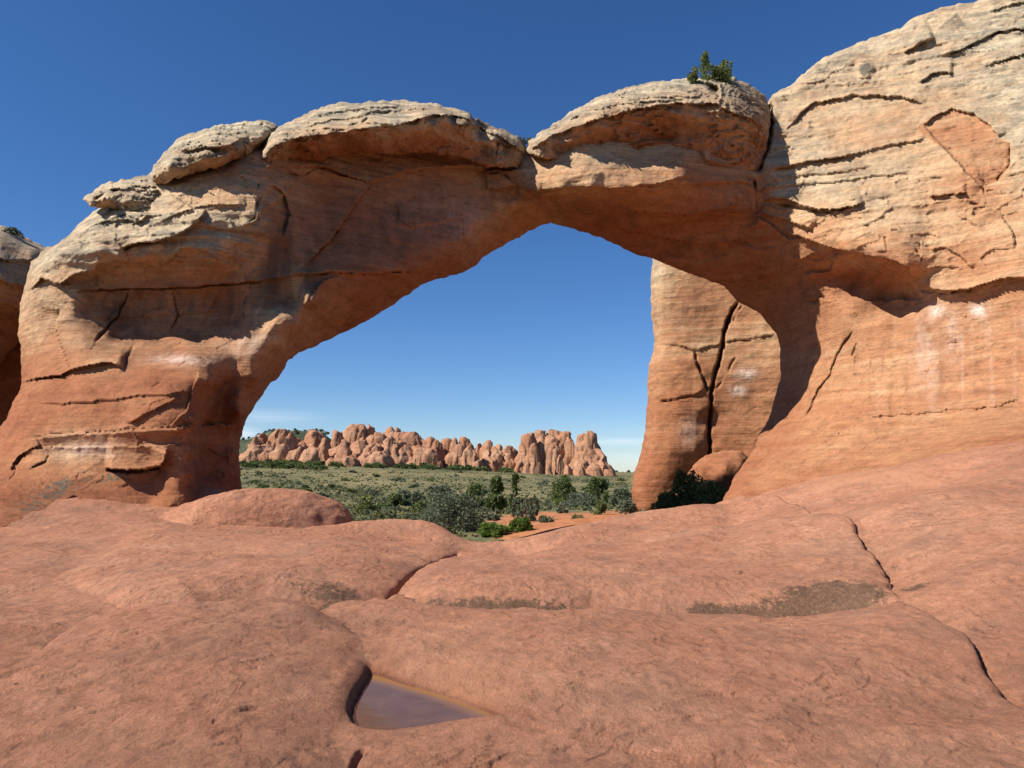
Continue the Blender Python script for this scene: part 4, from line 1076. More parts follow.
# level the rock round the pool to just above water; the left rim stands higher
rim_up = sstep(-.93, -1.05, XX) * sstep(5.1, 5.4, YY) * sstep(6.7, 6.3, YY)
Zt = ZW + .006 + .034 * sstep(0, .05, -dp) + np.clip(-dp, 0, 1) * .10 + .075 * rim_up * sstep(0, .16, -dp) * np.exp(np.minimum(dp, 0) / .35)
Z = np.where(dp < 0, Z * (1 - near) + Zt * near, Z)
Z = np.where(dp >= 0, ZW + .012 - .09 * sstep(0, .09, dp), Z)
WET = np.exp(-np.clip(-dp, 0, None) / .05) * .95

# lichen patches
def patch(u, v, ru, rv, s):
    v = v - 7
    c = on_plane(u, v, 0); a = on_plane(u + ru, v, 0); b = on_plane(u, v - rv, 0)
    rx = abs(a[0] - c[0]); ry = abs(b[1] - c[1])
    return s * np.exp(-(((XX - c[0]) / rx) ** 2 + ((YY - c[1]) / ry) ** 2))
for a in [(850, 612, 58, 10, .66), (800, 604, 40, 6, .5), (730, 611, 42, 6, .7), (872, 596, 26, 9, .5), (700, 610, 14, 6, .6), (921, 612, 14, 4, .6), (885, 588, 22, 14, .45), (300, 598, 60, 8, .5), (350, 602, 40, 8, .6), (60, 640, 22, 10, .5), (40, 655, 18, 6, .45), (373, 668, 5, 6, .5)]:
    LICH += patch(*a)
for a in [(470, 690, 50, 20, .5), (780, 512, 60, 8, .5), (430, 650, 60, 18, .25), (880, 540, 30, 12, .4)]:
    SAND += patch(*a)
gv = np.stack([XX, YY, Z], -1).reshape(-1, 3)
floor = mk('slickrock_ground', gv, grid_quads(nr, nu), None, M_SLICK, None,
           {'lich': np.clip(LICH, 0, 1), 'wet': np.clip(WET, 0, 1), 'sand': np.clip(SAND, 0, .7)})
tag(floor, 'broad sloping floor of bare red slickrock slabs divided by joints', kind='structure')

# water sheet
px = np.linspace(pool_xy[:, 0].min() - .1, pool_xy[:, 0].max() + .1, 60); py = np.linspace(pool_xy[:, 1].min() - .1, pool_xy[:, 1].max() + .1, 60)
PX, PY = np.meshgrid(px, py)
dw = sd(PX, PY, pool_xy)
inm = dw > -.05
cellm = inm[:-1, :-1] & inm[1:, :-1] & inm[:-1, 1:] & inm[1:, 1:]
q = grid_quads(60, 60)[cellm.ravel()]
us2 = np.unique(q); rm = np.full(3600, -1); rm[us2] = np.arange(len(us2))
backd, _, _ = polyd(PX, PY, gpl([(371, 676), (400, 683), (440, 694), (475, 707), (500, 717)], ZW))
pool = mk('rain_pool', np.stack([PX, PY, 0 * PX + ZW], -1).reshape(-1, 3)[us2], rm[q], None, M_WATER, None, {'sand': np.clip(1.25 - backd / .13, 0, 1).ravel()[us2]})  # sand here masks the mud and painted bank reflection along the back edge
tag(pool, 'small pool of dark rainwater in a hollow of the slickrock', 'pool', kind='structure')

# dome of rock beside the left leg
def dome(name, c, r, n=200, pw=2.4, seed=0, tone=.16, skirt=.4, mat=None, amp=1.0, lich=0, fn=None):
    a = np.linspace(0, 2 * math.pi, n, endpoint=False); rr = np.linspace(0, 1, 90) ** .8
    AA, RR = np.meshgrid(a, rr)
    wob = 1 + .09 * perlin(np.cos(AA) * 1.2 + seed, np.sin(AA) * 1.2, seed * .7) + .04 * perlin(np.cos(AA) * 4 + seed, np.sin(AA) * 4, 2.2)
    x = np.cos(AA) * RR * wob; y = np.sin(AA) * RR * wob
    z = (1 - RR ** pw) ** (1 / 1.9)
    if fn is not None: z = fn(x, y, z)
    x = x * r[0] + c[0]; y = y * r[1] + c[1]; z = z * (r[2] + skirt) + c[2] - skirt
    d = amp * (.06 * fbm(x * .7 + seed, y * .7, z, 3) + .03 * fbm(x * 2.5 + seed, y * 2.5, z * 4, 4))
    z = z + d; x = x + d * np.cos(AA) * .5; y = y + d * np.sin(AA) * .5
    i = np.arange(90 * n).reshape(90, n)
    q = np.stack([i[:-1], i[1:], np.roll(i, -1, 1)[1:], np.roll(i, -1, 1)[:-1]], -1).reshape(-1, 4)
    v = np.stack([x, y, z], -1).reshape(-1, 3)
    zz = np.zeros(len(v))
    return mk(name, v, q, None, mat or M_ROCK, None, {'tone': zz + tone, 'dark': zz, 'lich': zz + lich, 'pale': zz, 'wet': zz, 'sand': zz})
dc = P(250, 505, 20.6)
g = dome('rock_dome', (dc[0], 20.6, .12), (2.85, 1.9, .98), 220, 3.0, 3, .14, .5, M_SLICK, 1.0, 0, lambda x, y, z: z * (1 + .18 * x - .12 * x * x))
tag(g, 'low rounded dome of red rock at the foot of the left leg of the arch', 'rock dome')

# ================================================================== DESERT PLAIN
PL = [(u, 20, -2.9) for u in (-2000, 0, 500, 1000, 3000)] + [(-1000, 30, -1.2), (300, 30, -1.3), (400, 32, -1.9), (470, 32, -2.0), (520, 32, -1.9), (570, 32, -1.0), (700, 30, -1.0)] + [(300, 38, -1.2), (420, 38, -1.9), (480, 38, -2.0), (520, 38, -1.6), (545, 38, -1.3), (580, 38, -1.0), (620, 38, -.85), (700, 38, -.8), (300, 46, -1.3), (420, 46, -1.85), (480, 46, -1.9), (520, 46, -1.6), (555, 46, -1.35), (620, 46, -1.1), (700, 46, -1.0)]
PL += [(u, 60, z_) for u, z_ in ((200, -1.5), (400, -1.85), (480, -1.9), (540, -1.7), (600, -1.6), (700, -1.6))] + [(300, 90, -1.9), (400, 100, -2.3), (500, 120, -3), (600, 120, -3), (650, 120, -3), (900, 120, -2)]
PL += [(300, 150, -1.2), (300, 300, 1.8), (250, 350, 5), (350, 350, 3.2), (450, 330, 1.5), (520, 340, .2), (560, 350, -.8), (620, 250, -1.6), (620, 400, -1.2), (700, 400, -1.2), (250, 420, 8), (400, 420, 5), (100, 350, 6), (-500, 350, 6), (1500, 350, 0)]
PL += [(250, 520, 12), (400, 520, 8), (600, 600, -1.5), (100, 600, 12)] + [(u, 1200, -3) for u in (-1000, 0, 500, 800, 2000)] + [(u, 7000, -25) for u in (-2000, 0, 512, 1000, 3000)]
PL = np.array(PL, float)
pz = rbf(gq(PL[:, 0], PL[:, 1]), PL[:, 2], 1e-2)
pu = np.linspace(-1500, 2500, 260); pY = np.exp(np.linspace(math.log(21), math.log(7000), 240))
PU, PYY = np.meshgrid(pu, pY)
PZ = pz(gq(PU, PYY))
PXX = (PU - 512) / F * PYY
PZ += .12 * fbm(PXX * .08, PYY * .08, .4, 3) + .05 * fbm(PXX * .5, PYY * .5, 2.4, 3)
sandm = .95 * np.exp(-(((PU - 553) / 88) ** 2 + ((np.log(PYY) - math.log(45)) / .40) ** 2) ** 1.5) + .52 * np.exp(-(((PU - 385) / 60) ** 2 + ((np.log(PYY) - math.log(260)) / .4) ** 2)) + .8 * np.exp(-(((PU - 617) / 10) ** 2 + ((np.log(PYY) - math.log(52)) / .5) ** 2)) - .12
plain = mk('desert_plain', np.stack([PXX, PYY, PZ], -1).reshape(-1, 3), grid_quads(240, 260), None, M_PLAIN, None, {'sand': sandm})
tag(plain, 'wide desert plain of grey-green scrub with open red sand nearby', kind='structure')

def plain_z(u, Y):
    return float(pz(gq(np.array([float(u)]), np.array([float(Y)])))[0])
def plain_pt(u, Y):
    return ((u - 512) / F * Y, Y, plain_z(u, Y))
def plain_at(u, v):
    """where the bearing (u, v) meets the plain"""
    lo, Yc = None, np.exp(np.linspace(math.log(30), math.log(700), 400))
    zz = pz(gq(np.full(400, float(u)), Yc))
    ray = EYE - Yc * tanv(v)
    hit = np.where(ray <= zz)[0]
    Y = Yc[hit[0]] if len(hit) else 500.0
    return plain_pt(u, Y)

# ================================================================== FAR BUTTES
def butte(name, domes, base_fn, Y0, Y1, label, cat='rock formation', res=.55, seed=0, tone=.3):
    """outcrop built up from many rounded towers; each: (u, v_top, half width px, Y, sharpness, taper)"""
    domes = [(d[0], d[1], d[2], 370 + (d[3] - 370) * 1.7) + tuple(d[4:]) for d in domes]
    Y0 = 370 + (Y0 - 370) * 1.75; Y1 = 370 + (Y1 - 370) * 1.75
    us = [d[0] - d[2] * 1.3 for d in domes] + [d[0] + d[2] * 1.3 for d in domes]
    x0 = (min(us) - 512) / F * Y0 - 4; x1 = (max(us) - 512) / F * Y1 + 4
    if x0 > x1: x0, x1 = x1, x0
    xa = min((min(us) - 512) / F * Y for Y in (Y0, Y1)) - 3; xb = max((max(us) - 512) / F * Y for Y in (Y0, Y1)) + 3
    nx = int((xb - xa) / res) + 2; ny = int((Y1 - Y0) / (res * 1.4)) + 2
    X, Y = np.meshgrid(np.linspace(xa, xb, nx), np.linspace(Y0, Y1, ny))
    bz = pz(gq(512 + X / Y * F, Y))
    Zm = np.full(X.shape, -50.0)
    wx = X + 1.2 * fbm(X * .14 + seed, Y * .14, .3, 3); wy = Y + 1.2 * fbm(X * .14, Y * .14 + seed, 4.3, 3)
    for i, d in enumerate(domes):
        u, vt, hw, Yd = d[:4]
        pw = d[4] if len(d) > 4 else 3.0
        asp = d[5] if len(d) > 5 else 1.0
        cx = (u - 512) / F * Yd; top = EYE - Yd * tanv(vt); r = 1.45 * hw / F * Yd
        zb = float(pz(gq(np.array([u * 1.0]), np.array([Yd * 1.0])))[0]) - 3
        rr = np.sqrt(((wx - cx) / r) ** 2 + ((wy - Yd) / (r * asp)) ** 2)
        h = zb + (top - zb) * np.clip(1 - rr ** pw, 0, 1) ** .62 - np.where(rr > 1, 60, 0)
        Zm = np.maximum(Zm, h)
    cover = Zm > bz - 1.5
    n1 = perlin(X * .05, Y * .05, Zm * .35 + seed)
    Zm = np.where(cover, Zm + 1.1 * fbm(X * .16 + seed, Y * .16, Zm * .1, 4) + .6 * fbm(X * .7, Y * .7, Zm * .3 + seed, 3), bz - 3)
    jt = np.minimum(np.abs(perlin(X * .085 + seed, Y * .03, 1.5)) / .07, np.abs(perlin(X * .05, Y * .06 + seed, 8.5)) / .06)
    Zm = np.where(cover, Zm - (2.0 if 'butte' in name else 3.0) * np.exp(-jt ** 2) * sstep(bz + 1, bz + 9, Zm), Zm)
    # horizontal ledges
    dx = .9 * perlin(X * .06, Y * .06, Zm * .55) + .5 * perlin(X * .1, Y * .1, Zm * 1.5)
    Yd = Y + dx + .8 * fbm(X * .3 + 7, Y * .3, Zm * .35, 4)
    ddx = .8 * perlin(X * .07 + 5, Y * .07, Zm * .5) + .7 * fbm(X * .3, Y * .3 + 5, Zm * .4, 4) + .5 * perlin(X * .1, Y * .1 + 9, Zm * 1.3)
    cell = cover[:-1, :-1] | cover[1:, :-1] | cover[:-1, 1:] | cover[1:, 1:]
    q = grid_quads(ny, nx)[cell.ravel()]
    used = np.unique(q); rm = np.full(nx * ny, -1); rm[used] = np.arange(len(used))
    v = np.stack([X + ddx, Yd, Zm], -1).reshape(-1, 3)[used]
    zz = np.zeros(len(v))
    t = tone + .22 * fbm(v[:, 0] * .03, v[:, 1] * .03, v[:, 2] * .15, 3)
    o = mk(name, v, rm[q], None, M_FAR, None, {'tone': np.clip(t, 0, 1), 'dark': zz, 'lich': zz, 'pale': zz})
    return tag(o, label, cat)

B1 = [(255, 436, 5, 372), (262, 433.5, 6, 380), (271, 435, 4, 378), (283, 430, 10, 380, 5), (262, 444, 14, 368), (252, 449, 10, 366), (281, 442, 8, 366), (297, 446, 7, 364), (311, 444, 6.5, 360, 4), (310, 455, 9, 360), (293, 452, 14, 372),
      (315, 430, 9, 392), (305, 438, 16, 390), (325, 437, 6, 380), (337, 430, 5, 385, 4), (345, 436, 7, 366, 2.2), (340, 446, 14, 372), (344, 456, 15, 362), (322, 448, 12, 372), (325, 443, 4, 366)]
B2 = [(356, 426, 13, 392, 4), (366, 425.5, 9, 394, 5), (372, 436, 14, 384), (380, 432, 8, 384, 3), (378, 445, 16, 372), (370, 452, 10, 364), (385, 431, 6, 392), (394, 427, 6.5, 392, 6), (398, 432, 14, 388, 4), (411, 432.5, 9, 386, 4), (400, 442, 20, 376),
      (388, 436, 6, 372, 2.4), (416, 434, 6, 390), (425, 436, 7, 386), (420, 446, 14, 374), (432, 437, 6, 384), (430, 448, 10, 372), (360, 440, 10, 372), (378, 452, 12, 364), (437, 440, 5, 380)]
B3 = [(441, 438, 6, 388), (448, 439, 6, 384), (455, 439, 5, 382), (464, 437, 6, 384, 4), (461, 444, 7, 376), (470, 444, 7, 362, 1.7), (474, 455, 7, 362), (455, 452, 8, 376), (482, 442, 7, 384), (490, 440.5, 6, 382), (497, 443, 6, 378), (493, 450, 12, 370), (486, 456, 9, 366),
      (508, 445, 7, 376, 2.3), (504, 454, 10, 370), (514, 447, 5, 384)]
B4 = [(528, 433, 8, 366, 3), (522, 441, 6, 368, 2.5), (541, 431, 8, 372, 4), (553, 430.5, 10, 374, 4.5), (564, 432, 7.5, 370, 4), (569, 437, 5, 366, 4), (550, 436, 18, 372, 4), (534, 442, 6, 348, 2.0), (531, 456, 7, 348), (552, 441, 4, 360, 2.2), (556, 447, 3.5, 354, 2.2), (560, 455, 3.5, 349, 2.2), (565, 463, 4, 345, 2.2), (549, 464, 3.5, 347), (521, 458, 6, 358)]
B5 = [(582, 433, 7.5, 362, 3), (590, 430.5, 7, 360, 3.4), (590, 446, 14, 358, 2.2), (598, 450, 10, 356, 2.2), (603, 460, 9, 354, 2.2), (583, 458, 9, 350, 2.4), (595, 463, 7, 346, 2.4), (580, 466, 5, 344), (608, 468, 5, 350, 2.2), (585, 442, 12, 360, 2.4)]
butte('rock_outcrop', B1, None, 340, 402, 'far jumble of pink rock domes nearest the left leg, above dark brush', 'rock outcrop', .5, 1)
butte('rock_outcrop', B2, None, 350, 404, 'far flat-topped pink rock ridge, highest part of the long skyline', 'rock outcrop', .5, 2)
butte('rock_outcrop', B3, None, 350, 400, 'far low row of rounded pink knobs between the ridge and the big dark-sided butte', 'rock outcrop', .5, 3)
butte('rock_butte', B4, None, 334, 392, 'far broad red butte with dark shaded clefts on its front', 'butte', .45, 4, .26)
butte('rock_butte', B5, None, 336, 376, 'far pointed red butte sloping down to the right, beside the broad butte', 'butte', .45, 5, .3)

# ================================================================== PLANTS
def leaves(rs, centres, radii, n, size, flat=.0, cone=None):
    """many small leaf blades in clumps -> verts, tris, tone"""
    k = rs.randint(0, len(centres), n)
    d = rs.normal(size=(n, 3)); d /= np.linalg.norm(d, axis=1)[:, None]
    rad = rs.uniform(.35, 1, n) ** .6
    c = centres[k] + d * radii[k] * rad[:, None]
    a = rs.normal(size=(n, 3)); a[:, 2] += .35; a /= np.linalg.norm(a, axis=1)[:, None]
    b = np.cross(a, rs.normal(size=(n, 3))); b /= np.linalg.norm(b, axis=1)[:, None]
    s = size * rs.uniform(.6, 1.4, n)[:, None]
    v = np.stack([c - b * s * .42, c + b * s * .42, c + a * s * 1.3 + b * s * .15, c + a * s * 1.1 - b * s * .25], 1).reshape(-1, 3)
    q = np.arange(4 * n).reshape(n, 4)
    tone = np.clip(rs.normal(.45, .22, n) + (rs.rand(len(centres)) - .5)[k] * .3, 0, 1).repeat(4)
    return v, q, tone

def tube(p, r, seg=6):
    p = np.asarray(p, float); n = len(p); V = []; Q = []
    for i in range(n):
        t = p[min(i + 1, n - 1)] - p[max(i - 1, 0)]; t /= np.linalg.norm(t) + 1e-9
        a = np.cross(t, [0.3, 0.9, 0.2]); a /= np.linalg.norm(a) + 1e-9; b = np.cross(t, a)
        for s in range(seg):
            w = 2 * math.pi * s / seg
            V.append(p[i] + r[i] * (math.cos(w) * a + math.sin(w) * b))
    for i in range(n - 1):
        for s in range(seg):
            Q.append((i * seg + s, i * seg + (s + 1) % seg, (i + 1) * seg + (s + 1) % seg, (i + 1) * seg + s))
    return np.array(V), np.array(Q)

def plant(name, seed, w, h, n, leaf, mat, shape='mound', stems=5, clumps=22, part='foliage', stem_part='stem'):
    """returns Empty with foliage and stem parts at the origin"""
    rs = np.random.RandomState(seed)
    root = empty(name)
    C = []; Rr = []
    for i in range(clumps):
        if shape == 'mound':
            t = rs.uniform(0, 2 * math.pi); q = math.sqrt(rs.uniform(0, 1)); zz = rs.uniform(.15, 1)
            rr = q * math.sqrt(max(0, 1 - (zz * .92) ** 2)) * .9
            C.append((math.cos(t) * rr * w, math.sin(t) * rr * w, zz * h * .82)); s = rs.uniform(.16, .30)
            Rr.append((w * s * 1.1, w * s * 1.1, h * s * .8))
        elif shape == 'tree':
            t = rs.uniform(0, 2 * math.pi); zz = rs.uniform(.12, 1) ** .9
            rr = rs.uniform(.2, 1) * (1.0 - .72 * zz) * (1 if zz > .2 else .8)
            C.append((math.cos(t) * rr * w, math.sin(t) * rr * w, zz * h * .93)); s = rs.uniform(.14, .26) * (1 - .35 * zz)
            Rr.append((w * s * 1.2, w * s * 1.2, h * s * .62))
        elif shape == 'spires':
            # a few upright plumes
            j = i % 4
            bx, hh = ((-.75, .34), (-.12, 1.0), (.30, .55), (.72, .72))[j]
            zz = rs.uniform(.05, 1)
            C.append(((bx + rs.normal(0, .10) * (1.2 - zz)) * w, rs.normal(0, .25) * w, zz * hh * h * .92)); s = rs.uniform(.14, .22) * (1.15 - .5 * zz)
            Rr.append((w * s * 1.1, w * s * 1.1, h * s * .8))
        elif shape == 'airy':
            t = rs.uniform(0, 2 * math.pi); q = math.sqrt(rs.uniform(0, 1)); zz = rs.uniform(.05, 1)
            C.append((math.cos(t) * q * w, math.sin(t) * q * w, zz * h * .9)); s = rs.uniform(.07, .16)
            Rr.append((w * s, w * s, h * s))
    C = np.array(C); Rr = np.array(Rr)
    v, q, t = leaves(rs, C, Rr, n, leaf)
    v[:, 2] = np.maximum(v[:, 2], .01)
    mk(part, v, q, None, mat, root, {'tone': t}, smooth=False)
    VV = []; QQ = []; off = 0
    for i in range(stems):
        tgt = C[rs.randint(len(C))] if shape != 'tree' or i else np.array([0.03 * w, 0, h * .9])
        mid = np.array([tgt[0] * .35 + rs.normal(0, .06) * w, tgt[1] * .35 + rs.normal(0, .06) * w, tgt[2] * .5])
        r0 = (.035 if shape != 'tree' else (.07 if i == 0 else .03)) * max(w, h) * .6
        a, b = tube([(rs.normal(0, .03) * w, rs.normal(0, .03) * w, -.15), mid * .5 + np.array([0, 0, 0.0]), mid, tgt], [r0, r0 * .8, r0 * .6, r0 * .2])
        VV.append(a); QQ.append(b + off); off += len(a)
    mk(stem_part, np.concatenate(VV), np.concatenate(QQ), None, M_BARK, root)
    return root

def kids(o):
    return [c for c in bpy.data.objects if c.parent == o]
def dup(root, loc, rz, sc, label, cat, group=None):
    r = root.copy(); COL.objects.link(r)
    r.location = loc; r.rotation_euler = (0, 0, rz); r.scale = sc
    tag(r, label, cat, group)
    for ch in KIDS[root.name]:
        c = ch.copy(); COL.objects.link(c); c.parent = r
    return r
def put(root, loc, rz, sc, label, cat, group=None):
    root.location = loc; root.rotation_euler = (0, 0, rz); root.scale = sc
    return tag(root, label, cat, group)

# --- the juniper growing on top of the span, and two tufts in the gaps
b = P(711, 79, 31.2)
o = plant('juniper_bush', 3, 1.0, 1.65, 7000, .055, M_JUN, 'spires', 6, 64)
put(o, (b[0], 31.6, b[2] - .15), 0, (1, .8, 1), 'small green juniper bush growing on top of the arch against the sky', 'bush')
b = P(525, 139, 31.5)
o = plant('desert_shrub', 4, .30, .42, 500, .06, M_SAGE, 'airy', 4, 18)
put(o, (b[0], 31.6, b[2] - .35), 0, (1, 1, 1), 'tiny grey-green tuft in the notch between the two big caps of the arch', 'shrub')
b = P(9, 230, 35)
o = plant('desert_shrub', 14, .5, .45, 500, .08, M_SAGE, 'mound', 4, 16)
put(o, (b[0], 35.2, b[2] - .25), 0, (1, 1, 1), 'low dark shrub on top of the banded fin at the left edge', 'shrub')

# --- bushes in the dark hollow
for (u, v, Y, w, h, sd_, lab) in [(690, 505, 36, 1.05, 1.9, 31, 'dark bush in the shaded hollow in front of the boulder, spotted with sun'), (668, 508, 37.5, .7, 1.0, 32, 'low dark bush in the shaded hollow at the foot of the cracked fin'),
                             (712, 505, 35, .9, 1.3, 33, 'dark bush deepest in the shaded hollow beside the right leg')]:
    b = P(u, v, Y)
    o = plant('desert_bush', sd_, w, h, 2600, .09, M_DARKG, 'mound', 6, 26)
    put(o, (b[0], Y, b[2] - .2), 0, (1, 1, 1), lab, 'bush')

# --- near plants beyond the slickrock, each its own
NEARP = [
    ('juniper_tree', 'tree', 41, (496, 509), 62, 13, 34, M_DARKG, 5200, .13, 'dense dark juniper tree, full to the ground, on the plain under the arch', 'tree', 40, 6),
    ('juniper_tree', 'tree', 42, (515, 508), 60, 7, 35, M_DARKG, 1600, .12, 'thin gappy juniper with a bare leaning trunk, just right of the dense juniper', 'tree', 16, 7),
    ('desert_bush', 'mound', 43, (452, 531), 44, 37, 42, M_SAGE, 9000, .075, 'large loose grey-green bush behind the slickrock, left of the red sand', 'bush', 70, 12),
    ('green_bush', 'mound', 44, (491, 545), 40, 20, 24, M_GREEN, 5200, .06, 'bright green leafy bush at the slickrock edge, the left one of the pair', 'bush', 34, 6),
    ('green_bush', 'mound', 45, (519, 541), 40.5, 16, 25, M_GREEN, 4600, .06, 'bright green leafy bush at the slickrock edge, the right one of the pair', 'bush', 30, 6),
    ('desert_bush', 'airy', 46, (526, 522), 46, 15, 26, M_SAGE, 3400, .08, 'grey airy bush below the thin juniper, beside the red sand', 'bush', 46, 9),
    ('sagebrush', 'mound', 47, (545, 524), 44, 9, 9, M_SAGE, 1300, .075, 'small grey sagebrush on the red sand beside the arch shadow', 'shrub', 18, 5),
    ('sagebrush', 'mound', 48, (561, 511), 56, 6.5, 7, M_SAGE, 900, .08, 'small round grey sagebrush alone in the middle of the red sand', 'shrub', 16, 4),
    ('sagebrush', 'mound', 49, (600, 513), 54, 9, 14, M_DARKG, 1700, .085, 'leafy green-grey shrub on the red sand right of the lone sagebrush', 'shrub', 20, 5),
    ('sagebrush', 'mound', 50, (625, 512), 50, 12, 13, M_SAGE, 2000, .08, 'olive shrub at the foot of the cracked fin', 'shrub', 22, 5),
    ('sagebrush', 'mound', 51, (577, 521), 45, 9, 6, M_GRASS, 900, .07, 'low yellowish tuft at the edge of the arch shadow on the sand', 'shrub', 16, 4),
    ('sagebrush', 'mound', 52, (494, 519), 52, 7, 7, M_SAGE, 900, .08, 'small dry shrub on the patch of sand between the dense juniper and the green pair', 'shrub', 16, 4),
    ('desert_bush', 'mound', 53, (565, 491), 92, 17, 16, M_DARKG, 2600, .16, 'broad dark green bush behind the sand, left end of the green row', 'bush', 30, 6),
    ('desert_bush', 'mound', 54, (596, 490), 92, 15, 17, M_DARKG, 2600, .16, 'tall dark green bush behind the sand, right end of the green row', 'bush', 30, 6),
    ('desert_bush', 'mound', 55, (580, 500), 76, 22, 9, M_SAGE, 2200, .12, 'long low grey bush along the back edge of the sand', 'bush', 30, 5),
    ('desert_bush', 'mound', 56, (620, 497), 80, 14, 10, M_SAGE, 1800, .12, 'low grey bush beside the red track near the cracked fin', 'bush', 26, 5),
    ('desert_bush', 'mound', 57, (398, 512), 72, 13, 19, M_DARKG, 2600, .12, 'dark round bush in the thicket just above the slickrock, nearest the low dome', 'bush', 30, 6),
    ('desert_bush', 'airy', 58, (412, 511), 76, 14, 22, M_SAGE, 2600, .11, 'grey-green feathery bush in the middle of the thicket', 'bush', 50, 8),
    ('green_bush', 'mound', 59, (366, 511), 62, 9, 12, M_JUN, 1900, .10, 'olive green bush right behind the low dome', 'bush', 22, 5),
    ('desert_bush', 'mound', 60, (424, 515), 66, 12, 15, M_JUN, 2200, .10, 'yellow-green bush at the right of the thicket', 'bush', 24, 6),
    ('desert_bush', 'mound', 61, (475, 500), 72, 16, 18, M_DARKG, 2600, .13, 'dark green bush behind the large loose grey bush', 'bush', 30, 6),
    ('desert_bush', 'mound', 62, (441, 495), 82, 18, 11, M_SAGE, 2200, .13, 'wide grey bush between the thicket and the large loose bush', 'bush', 28, 6),
]
for (nm, shp, sd_, (u, v), Yd, hw, hh, mt, nl, lf, lab, cat, cl, st) in NEARP:
    w = hw / F * Yd; h = hh / F * Yd
    h = max(EYE - Yd * tanv(v - hh) - plain_z(u, Yd), .35)
    o = plant(nm, sd_, w, h, nl, lf, mt, shp, st, cl, 'crown' if 'tree' in nm else 'foliage', 'trunk' if 'tree' in nm else 'stem')
    zg = plain_z(u, Yd)
    put(o, ((u - 512) / F * Yd, Yd, zg - .05), 0, (1, 1, 1), lab, cat)

# --- shrubs of the plain, scattered
protos = [plant('sagebrush', 70, 1.0, 1.0, 420, .17, M_SAGE, 'mound', 3, 16), plant('sagebrush', 71, 1.0, 1.0, 420, .17, M_DARKG, 'mound', 3, 14), plant('sagebrush', 72, 1.0, 1.0, 380, .17, M_JUN, 'mound', 3, 15)]
KIDS = {p.name: kids(p) for p in protos}
LAB = ['grey-green sagebrush scattered on the scrub plain', 'dark green shrub scattered on the scrub plain', 'olive shrub scattered on the scrub plain']
rs = np.random.RandomState(99)
used = [0, 0, 0]
def scatter(u, Y, s, hs, kind):
    x, y, z = plain_pt(u, Y)
    sc = (s, s, s * hs)
    f = put if used[kind] == 0 else dup
    used[kind] += 1
    f(protos[kind], (x, y, z - .08), rs.uniform(0, 6.3), sc, LAB[kind], 'shrub', ('sagebrush on the plain', 'dark shrubs on the plain', 'olive shrubs on the plain')[kind])
cnt = 0
while cnt < 130:
    u = rs.uniform(240, 650); Y = math.exp(rs.uniform(math.log(66), math.log(330)))
    if Y > 130 and rs.rand() < .45: continue
    kd = rs.choice([0, 0, 1, 2]); s = rs.uniform(.5, 1.25) * (Y / 110) ** .3
    if 470 < u < 640 and Y < 80: continue
    scatter(u, Y, s, rs.uniform(.6, .95), kd); cnt += 1
# brush along the foot of the far rocks
for i in range(95):
    u = rs.uniform(243, 330) if i < 45 else rs.uniform(330, 525)
    Y = (rs.uniform(300, 362) if i < 45 else rs.uniform(335, 352))
    scatter(u, Y, rs.uniform(1.8, 3.4), rs.uniform(.6, .9), 1)
# tree line on the ridge behind the left outcrop
tree_p = plant('juniper_tree', 80, 1.6, 3.2, 300, .4, M_DARKG, 'tree', 2, 14, 'crown', 'trunk')
KIDS[tree_p.name] = kids(tree_p)
first = True
for i in range(46):
    u = 243 + i * 1.9 + rs.uniform(-1, 1); Y = rs.uniform(440, 520)
    vt = 437 - 9 * sstep(243, 275, u) + 2 * rs.uniform(-1, 1)
    z = EYE - Y * tanv(vt) - 3.2
    f = put if first else dup; first = False
    f(tree_p, ((u - 512) / F * Y, Y, z), rs.uniform(0, 6), (1.1, 1.1, .55), 'dark tree in the far tree line above the pink rock domes', 'tree', 'trees on the far ridge')
# ridge that carries them
rx = np.linspace(60, 345, 150); ry = np.linspace(425, 560, 30)
RU, RYY = np.meshgrid(rx, ry)
top = EYE - RYY * np.vectorize(tanv)(439 - 9 * sstep(243, 275, RU) + 14 * sstep(315, 345, RU)) - 1.0
bz_ = pz(gq(RU, RYY))
hz = bz_ - 2 + (top - bz_ + 2) * sstep(425, 445, RYY) * (1 - .0 * RYY) 
hz += .6 * fbm(RU * .1, RYY * .05, .2, 3)
k = NT('wooded_hillside')
hn = k.noise(k.map((.12, .12, .12)), 1, 6, .7)
M_HILL = k.done(k.ramp(hn, [(.35, (.035, .045, .025)), (.55, (.07, .08, .045)), (.7, (.20, .15, .09))]), 1.0)
rid = mk('wooded_hill', np.stack([(RU - 512) / F * RYY, RYY, hz], -1).reshape(-1, 3), grid_quads(30, 150), None, M_HILL)
tag(rid, 'low dark wooded hill behind the far rocks', kind='structure')
# distant trees on the horizon to the right
for (u, s) in [(616, 1.0), (622, .7), (628, 1.1), (634, .8), (640, 1.0)]:
    Y = 470
    dup(tree_p, ((u - 512) / F * Y, Y, EYE - Y * tanv(474.5) - .2), rs.uniform(0, 6), (s * 1.3, s * 1.3, s * .8), 'tiny dark tree on the plain horizon between the pointed butte and the fin', 'tree', 'trees on the plain horizon')

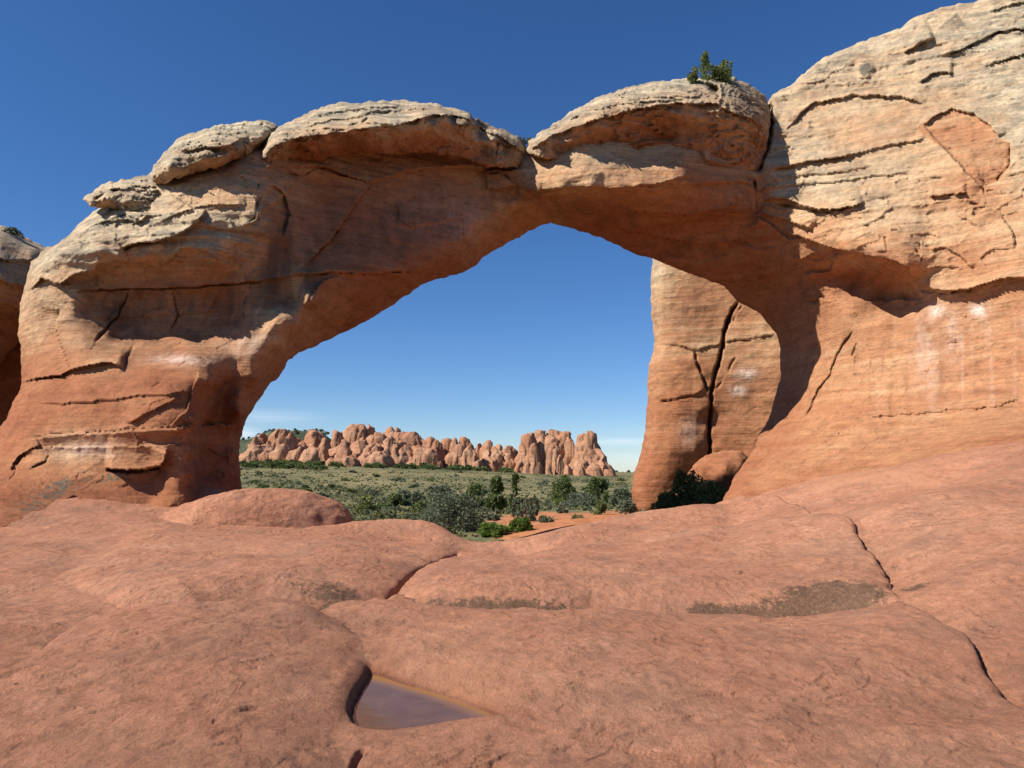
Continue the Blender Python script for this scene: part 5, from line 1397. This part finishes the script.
# ground cover of grass and low sage: nobody could count it
N = 26000
gu = rs.uniform(235, 655, N); gY = np.exp(rs.uniform(math.log(34), math.log(340), N))
zz = pz(gq(gu, gY))
sm = .95 * np.exp(-(((gu - 553) / 88) ** 2 + ((np.log(gY) - math.log(45)) / .40) ** 2) ** 1.5) + .8 * np.exp(-(((gu - 617) / 10) ** 2 + ((np.log(gY) - math.log(52)) / .5) ** 2))
clump = perlin(gu / 22.0, np.log(gY) * 9, .5) + .5 * perlin(gu / 7.0, np.log(gY) * 24, 2.5)
kp = (rs.rand(N) > sm * 1.6) & (rs.rand(N) < np.clip(.55 + 1.1 * clump, .08, 1) * np.where(gY < 140, 1, .7))
gu, gY, zz = gu[kp], gY[kp], zz[kp]
n = len(gu)
cx = (gu - 512) / F * gY
s = rs.uniform(.08, .20, n) * (gY / 100) ** .1 * (1 + 1.3 * rs.rand(n) ** 5)
V = []; 
for kq in range(3):
    th = rs.uniform(0, math.pi, n)
    dx, dy = np.cos(th) * s * 1.1, np.sin(th) * s * 1.1
    lx, ly = rs.normal(0, .25, n) * s, rs.normal(0, .25, n) * s
    V.append(np.stack([np.stack([cx - dx, gY - dy, zz - .05], -1), np.stack([cx + dx, gY + dy, zz - .05], -1), np.stack([cx + dx * .8 + lx, gY + dy * .8 + ly, zz + s], -1), np.stack([cx - dx * .8 + lx, gY - dy * .8 + ly, zz + s * .8], -1)], 1))
V = np.concatenate(V).reshape(-1, 3)
tn = np.clip(rs.normal(.45, .25, len(V) // 4), 0, 1).repeat(4)
half = (len(V) // 8) * 4
gc = mk('low_scrub', V[:half], np.arange(half).reshape(-1, 4), None, M_SAGE, None, {'tone': tn[:half]}, smooth=False)
tag(gc, 'low grey sage scrub covering the plain', 'ground cover', kind='stuff')
gc = mk('dry_grass', V[half:], np.arange(len(V) - half).reshape(-1, 4), None, M_GRASS, None, {'tone': tn[half:]}, smooth=False)
tag(gc, 'dry yellow grass between the shrubs of the plain', 'grass', kind='stuff')

# pale stones behind the slickrock edge
for (u, v, Y, w, lab) in [(421, 517, 46, 6, 'long pale stone lying behind the slickrock, left of the large grey bush'), (429, 514, 48, 3.5, 'small pale stone next to the long pale stone'), (472, 521, 44, 3.2, 'pale stone at the right foot of the large grey bush'), (482, 506, 60, 4, 'pale stone beside the dense juniper'), (418, 521, 40, 8, 'flat pinkish rock at the slickrock edge below the thicket')]:
    r = w / F * Y
    z = plain_z(u, Y)
    o = dome('pale_stone', ((u - 512) / F * Y, Y, z), (r, r * .7, r * .9), 40, 2.6, u * .1, .85 if w < 8 else .5, .1, M_ROCK, .6)
    tag(o, lab, 'stone')
